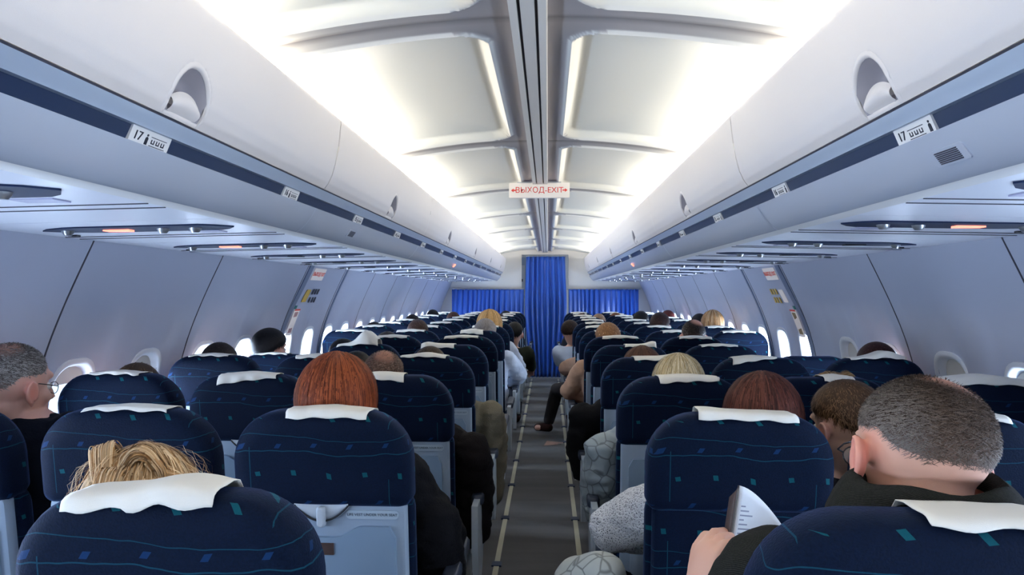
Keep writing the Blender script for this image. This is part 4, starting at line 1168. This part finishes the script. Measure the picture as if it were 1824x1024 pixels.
    for hp, kn, an, toe in LG:
        sho = MB()
        a_ = Vector(an); t_ = Vector(toe); sho.limb([a_ + Vector((0, -.04, -.048)), a_.lerp(t_, .5) + Vector((0, 0, -.022)), t_ + Vector((0, .02, 0))], [.044, .043, .038], 12)
        link('shoe', remeshed(sho, .012, 2, 'shoe'), cloth_mat((.03, .012, .010)), root)
    return root, T

def glasses(root, T):
    b = MB()
    for s in (-1, 1):
        lp = [T @ Vector((s * (.033 + .024 * math.cos(a)), .098 - .004 * abs(math.cos(a)), .004 + .017 * math.sin(a))) for a in [2 * PI * k / 20 for k in range(21)]]
        b.tube(lp, .0011, 6); b.tube([T @ Vector((s * .057, .094, .008)), T @ Vector((s * .070, .085, .010)), T @ Vector((s * .0805, .05, .014)), T @ Vector((s * .0815, .022, .016))], .0014, 6)
    b.tube([T @ Vector((-.010, .104, .008)), T @ Vector((.010, .104, .008))], .0012, 6)
    g = b.build('glasses', M_rim, root, sharp=180)
    l = MB()
    for s in (-1, 1): l.prism([(s * .033 + .023 * math.cos(a), .004 + .016 * math.sin(a)) for a in [2 * PI * k / 20 for k in range(20)]], lambda a, c, d: T @ Vector((a, d, c)), .096, .0975)
    l.build('lens', M_glass, g)

# --- the big man in the grey sweater
M_knit = knit_mat('grey_knit', (.024, .0238, .0215))
r_, T_ = person(1, 0, 'balding man in dark grey knitted sweater and glasses, reading a booklet', .590, 1.327, 'buzz', px=243, yaw=12, pitch=16, roll=11, y=.80, hs3=(1.10, .99, .97), shz=1.03, shirt=(.05, .05, .05), shirt_m=M_knit,
    hcol=(.080, .050, .034), hi=(.20, .15, .12), hsc=1.04, wide=1.22, thin=.85, bulk=1.1, elbL=(-.30, .42, .66), hanL=(-.285, .44, .925), tx=.59, ear=.85, hdy=.02,
    skin=(.66, .36, .26), handD={'L': ((.22, .30, .75), (-.85, -.35, .3), -1, .6)})
glasses(r_, T_)
col_b = MB()      # folded shawl collar
def colf(k, rr, hh, dz): 
    c = T_ @ Vector((0, -.01, -.06)); return [(c.x + rr * 1.12 * math.cos(a), c.y + .0 + rr * math.sin(a), c.z + dz - .02 * math.sin(a) ) for a in [2 * PI * q / 28 for q in range(29)]]
cc = T_ @ Vector((0, -.012, -.085))
def collar(u, v):
    a = 2 * PI * u; prof = [(.072, .004), (.076, .022), (.086, .030), (.098, .020), (.112, -.005), (.122, -.030), (.118, -.045)]
    k = v * (len(prof) - 1); i = min(int(k), len(prof) - 2); t = k - i
    rr = prof[i][0] + (prof[i + 1][0] - prof[i][0]) * t; zz = prof[i][1] + (prof[i + 1][1] - prof[i][1]) * t
    return (cc.x - .0 + rr * 1.14 * math.cos(a), cc.y - .005 + rr * math.sin(a) * .98, 1.150 + zz + .004 * math.sin(5 * a))
col_b.grid(collar, 40, 16, closed_u=True)
co2 = col_b.build('collar', M_knit, r_, sharp=180); md = co2.modifiers.new('s', 'SOLIDIFY'); md.thickness = .006

# --- booklet held in his hand
bk = thing('booklet', 'open white booklet with small print held up by the man in grey', 'booklet', (.372, 1.30, .972))
def page(x0, u0, bend, name, m, w=.115, h=.125, rot=0.0, dy=0):
    b = MB()
    def f(u, v):
        a = u * w; return (x0 + a * math.cos(rot) + .0, dy + a * math.sin(rot) + bend * math.sin(PI * u) * .02, v * h * (1 - .50 * u * u * u0) - .012 * u)
    b.grid(f, 12, 10); o = b.build(name, m, bk, sharp=180); md = o.modifiers.new('s', 'SOLIDIFY'); md.thickness = .0008; return o
page(0, .9, 1, 'page', M_paper, rot=.35); page(-.001, .7, .6, 'page', M_paper, w=.11, rot=.9, dy=.002)
page(-.004, .2, -.6, 'cover', M_brown, w=.014, rot=2.2); page(-.002, .2, -.3, 'cover', mat('grey_cover', (.3, .28, .26), .6), w=.012, rot=1.75)
pr_ = MB()
for i in range(7):
    w2 = .012 + .010 * ((i * 7) % 3)
    for (a0, c0) in ((.010, .088 - i * .008),):
        pr_.add([(a0 * math.cos(.35), a0 * math.sin(.35) + .02 * math.sin(PI * a0 / .115) - .0015, c0), ((a0 + w2) * math.cos(.35), (a0 + w2) * math.sin(.35) + .02 * math.sin(PI * (a0 + w2) / .115) - .0015, c0),
                 ((a0 + w2) * math.cos(.35), (a0 + w2) * math.sin(.35) + .02 * math.sin(PI * (a0 + w2) / .115) - .0015, c0 + .0025), (a0 * math.cos(.35), a0 * math.sin(.35) + .02 * math.sin(PI * a0 / .115) - .0015, c0 + .0025)], [(0, 1, 2, 3)])
pr_.build('printed_lines', mat('print_grey', (.25, .27, .36), .7), bk); 
bk.rotation_euler = (math.radians(-8), math.radians(11), 0)

# --- others in the near rows
r_, T_ = person(-1, 1, 'grey-haired man in glasses and dark suit by the left window', -1.525, 1.292, 'buzz', px=150, yaw=-24, pitch=8, shz=1.03, shirt=(.004, .006, .012), hcol=(.16, .14, .13), hi=(.42, .40, .38), hsc=1.03, thin=.5, ear=.6, skin=(.60, .34, .27), tx=-1.50, wide=.95)
glasses(r_, T_)
person(-1, 0, 'woman with messy blonde updo behind the rumpled headrest cloth', -.685, 1.142, 'updo', px=190, shirt=(.05, .05, .06), hcol=(.38, .20, .075), hi=(.95, .68, .40), vol=1.0, hsc=.98, wide=.9, tx=-.56, pitch=8)
person(-1, 1, 'woman with smooth copper-red hair in a black coat', -.550, 1.236, 'bob', px=160, shirt=(.006, .006, .008), hcol=(.14, .028, .010), hi=(.42, .10, .03), vol=1.22, length=.16, elbR=(.27, .40, .70), bulk=1.5, drape=.16, wide=1.0)
person(-1, 2, 'man with close-shaven head in a black-brown coat', -.597, 1.212, 'buzz', px=100, shirt=(.010, .008, .009), hcol=(.15, .085, .062), hi=(.28, .20, .17), thin=.6, hsc=1.0, ear=.8, elbR=(.30, .36, .74), bulk=1.5, drape=.26, tx=-.55, yaw=-6)
person(-1, 3, 'brown-haired passenger in a khaki coat in the aisle seat', -.544, 1.163, 'short', px=60, shirt=(.17, .15, .11), hcol=(.06, .035, .018), hi=(.16, .10, .05), elbR=(.30, .40, .74), bulk=1.5, drape=.34, wide=1.0, hsc=.98)
person(-1, 2, 'brown-haired passenger barely visible over the left window seat', -1.60, 1.15, 'short', px=40, hcol=(.10, .055, .025))
person(-1, 3, 'dark brown head just above a left window seat', -1.63, 1.178, 'short', px=75, hcol=(.022, .012, .010), hi=(.06, .035, .03), vol=1.1)
person(-1, 4, 'passenger with thick black hair leaning by the left window before the exit', -1.675, 1.205, 'short', px=72, hcol=(.008, .007, .010), hi=(.03, .03, .04), hsc=1.05, vol=1.7, yaw=-25)
person(-1, 3, 'dark-haired passenger almost hidden in the left middle seat', -.92, 1.137, 'short', px=37, hcol=(.02, .015, .013), tx=-1.0)
person(-1, 4, 'dark head to the side of the standing headrest cloth', -1.215, 1.150, 'short', px=30, hcol=(.012, .009, .010), tx=-1.1)
person(-1, 5, 'brown-haired passenger peeking over a left middle seat', -1.116, 1.152, 'short', px=22, hcol=(.05, .03, .02))
person(-1, 6, 'passenger with short reddish-brown hair in a left middle seat', -1.037, 1.212, 'short', px=37, hcol=(.085, .040, .028), hi=(.16, .08, .06))
person(-1, 6, 'passenger with silver-grey curly hair beside the aisle', -.470, 1.213, 'short', px=46, hcol=(.34, .30, .28), hi=(.62, .60, .58), shirt=(.55, .62, .75), elbR=(.27, .42, .74), vol=1.6, bulk=1.4)
person(-1, 7, 'passenger with full golden blonde hair behind the grey head', -.500, 1.242, 'bob', px=59, hcol=(.48, .25, .08), hi=(.85, .55, .25), vol=1.35, length=.1, shirt=(.55, .60, .70), elbR=(.27, .42, .74))
person(-1, 7, 'dark-haired passenger by the left windows past the exit', -1.60, 1.158, 'short', px=22, hcol=(.02, .013, .012))
person(-1, 9, 'brown-black head by the left wall, mid cabin', -1.53, 1.183, 'short', px=26, hcol=(.022, .013, .012))
person(-1, 11, 'black-haired passenger at the left wall near the partition', -1.546, 1.203, 'short', px=24, hcol=(.010, .008, .010))
person(-1, 10, 'reddish-brown head in front of the left curtain', -1.155, 1.193, 'short', px=26, hcol=(.08, .030, .020), shirt=(.4, .45, .5))
person(-1, 12, 'dark head in the left block beside the centre curtain', -.578, 1.170, 'short', px=24, hcol=(.016, .012, .014))
person(-1, 10, 'dark reddish head in the left aisle column', -.577, 1.172, 'short', px=18, hcol=(.05, .02, .018))
person(-1, 8, 'passenger in dark olive clothes leaning into the aisle on the left', -.30, 1.13, 'short', px=26, hcol=(.012, .010, .010), tx=-.42, shirt=(.018, .022, .014), elbR=(.26, .40, .72), hanR=(.30, .55, .62), bulk=1.5)

person(1, 1, 'boy with short brown hair turned in profile beside the balding man', .885, 1.190, 'short', px=110, yaw=28, pitch=14, hcol=(.11, .055, .026), hi=(.26, .15, .08), hsc=.97, skin=(.66, .42, .33), tx=.98, wide=.85)
person(1, 1, 'woman with dark auburn hair in front of the grey sweater man', .642, 1.196, 'bob', px=145, hcol=(.055, .014, .010), hi=(.17, .05, .03), vol=1.12, elbL=(-.335, .46, .72), hanL=(-.15, .56, .64), bulk=1.2, tx=.58, shirt_m=quilt_mat('lace_cloth', (.62, .62, .64), 'lace'))
person(1, 2, 'woman with light brown gathered hair in the right middle seat', 1.132, 1.118, 'updo', px=70, hcol=(.24, .13, .05), hi=(.50, .32, .16), vol=1.0)
person(1, 2, 'woman with straight pale blonde bob in a grey quilted jacket', .554, 1.184, 'bob', px=96, hcol=(.50, .36, .17), hi=(.95, .85, .62), vol=1.08, elbL=(-.29, .36, .74), bulk=1.6, drape=.18, shirt_m=quilt_mat('quilted_grey', (.30, .36, .40), 'quilt'))
person(1, 3, 'brown-haired woman in a black top behind a crooked headrest cloth', .517, 1.160, 'bob', px=55, hcol=(.07, .03, .02), hi=(.15, .07, .045), shirt=(.008, .008, .010), elbL=(-.29, .38, .74), bulk=1.4, drape=.2)
person(1, 5, 'passenger with ginger-blonde hair in the right aisle column', .479, 1.217, 'short', px=38, hcol=(.42, .20, .08), hi=(.75, .50, .28), shirt=(.42, .26, .18), elbL=(-.27, .40, .72), vol=1.4)
person(1, 5, 'man with bald patch in dark brown hair, right middle seat', 1.085, 1.252, 'buzz', px=48, hcol=(.030, .018, .014), hi=(.08, .05, .04), thin=.9, hsc=1.05)
person(1, 7, 'blonde-haired passenger lit by the right windows', 1.575, 1.259, 'bob', px=38, hcol=(.42, .20, .07), hi=(.85, .60, .35), vol=1.12, length=.08)
person(1, 8, 'dark head beside the blonde at the right windows', 1.62, 1.219, 'short', px=20, hcol=(.015, .010, .010))
person(1, 7, 'passenger with neat dark brown hair showing one ear, right block', 1.096, 1.25, 'short', px=42, hcol=(.040, .015, .012), hi=(.12, .05, .04), hsc=1.05, vol=1.2, yaw=-20)
person(1, 10, 'red-haired passenger at the right wall near the partition', 1.555, 1.215, 'short', px=23, hcol=(.13, .020, .016), vol=1.2)
person(1, 9, 'black-haired passenger in front of the right curtain', 1.118, 1.223, 'short', px=28, hcol=(.010, .008, .009), vol=1.3)
person(1, 11, 'ginger head before the right curtain', .979, 1.163, 'short', px=24, hcol=(.24, .08, .02), hi=(.4, .16, .06), vol=1.1)
person(1, 11, 'brown-haired head in the right aisle column near the curtain', .515, 1.156, 'short', px=24, hcol=(.10, .045, .03))
person(1, 10, 'pale blond head near the partition, right block', .690, 1.172, 'short', px=18, hcol=(.45, .28, .18))
person(1, 8, 'man in white shirt leaning out into the aisle', .286, 1.150, 'short', px=30, hcol=(.030, .014, .009), tx=.42, shirt=(.50, .58, .72), yaw=-30, elbL=(-.24, .36, .72))
person(1, 3, 'red-brown head by the right window behind a white cloth', 1.655, 1.19, 'short', px=60, hcol=(.06, .014, .012), hi=(.16, .05, .04), vol=1.2)
person(1, 7, 'passenger in beige with one leg stretched into the aisle', .50, 1.10, 'short', px=40, hcol=(.05, .03, .02), shirt=(.42, .27, .20), pants=(.035, .032, .035), elbL=(-.28, .38, .72),
       legs=[((-.12, .34, .52), (-.36, .74, .47), (-.44, .98, .10), (-.56, .97, .045)), ((.09, .32, .51), (.13, .72, .54), (.12, .70, .10), (.13, .86, .045))])

# --- quilted coat spilling over the aisle armrest of the woman in lace
j = MB(); j.limb([(0, .02, .66), (-.055, .10, .60), (-.085, .14, .50), (-.06, .16, .40)], [.07, .085, .08, .07], 16); j.limb([(.02, -.02, .60), (-.04, -.03, .52), (-.05, 0, .42)], [.06, .07, .06], 14)
me = remeshed(j, .008, 3, 'quilted_coat'); a = coords(me)
w_ = np.array([mnoise.noise(Vector((p[0] * 14, p[1] * 14, p[2] * 14))) for p in a]); a[:, 0] += w_ * .012; a[:, 2] += w_ * .010; me.vertices.foreach_set('co', a.ravel()); me.update()
o = link('quilted_coat', me, quilt_mat('quilted_pale', (.42, .45, .44), 'quilt')); o.location = (.20, 1.98, 0); tag(o, 'pale grey quilted coat spilling off the armrest into the aisle', 'coat')
# --- scrap on the carpet
b = MB(); b.grid(lambda u, v: ((u - .5) * .16 + .03 * v, (v - .5) * .22 * (1 - .6 * u), .006 + .012 * math.sin(u * 5) * math.sin(v * 3) ** 2), 12, 10)
o = b.build('paper_scrap', mat('scrap', (.40, .26, .22), .8), sharp=180); o.location = (.09, 6.9, .0); tag(o, 'small pinkish paper scrap lying on the dark aisle carpet', 'paper')


# ------------------------------------------------------------------ light
def area(name, loc, size, sy, energy, col, direction):
    L = bpy.data.lights.new(name, 'AREA'); L.shape = 'RECTANGLE'; L.size = size; L.size_y = sy; L.energy = energy; L.color = col
    o = bpy.data.objects.new(name, L); COL.objects.link(o); o.location = loc
    az = -Vector(direction).normalized(); ay = Vector((0, 1, 0)); ax = ay.cross(az).normalized()
    o.rotation_euler = Matrix((ax, az.cross(ax), az)).transposed().to_euler(); return o
for side in (-1, 1):
    for k in range(7):                                  # warm tubes in the cove above the bins
        y = -1.3 + 2.05 * k
        area('cove_lamp', (side * .75, y, CZ + .597), .04, 1.9, 8, (1, .93, .80), (-side * .9, 0, .9))
w = bpy.data.worlds.new('World'); scene.world = w; w.use_nodes = True
bg = w.node_tree.nodes['Background']; bg.inputs[0].default_value = (.62, .78, 1, 1); bg.inputs[1].default_value = 2.0

# ------------------------------------------------------------------ camera
cam = bpy.data.cameras.new('camera'); co = bpy.data.objects.new('camera', cam); COL.objects.link(co)
cam.sensor_width = 36; cam.lens = 36 * 1282 / 1824; cam.clip_start = .05; cam.clip_end = 100
co.location = (CX, 0, CZ); co.rotation_euler = (math.radians(90.45), 0, math.atan(64 / 1282))
scene.camera = co
scene.view_settings.view_transform = 'Standard'; scene.view_settings.look = 'None'; scene.view_settings.exposure = 0
scene.cycles.use_denoising = True
try:
    scene.cycles.denoiser = 'OPENIMAGEDENOISE'
except Exception: pass
scene.cycles.max_bounces = 6; scene.cycles.diffuse_bounces = 4; scene.cycles.transparent_max_bounces = 8
scene.cycles.use_light_tree = True; scene.cycles.use_adaptive_sampling = True; scene.cycles.adaptive_threshold = .045
scene.cycles.caustics_reflective = False; scene.cycles.caustics_refractive = False
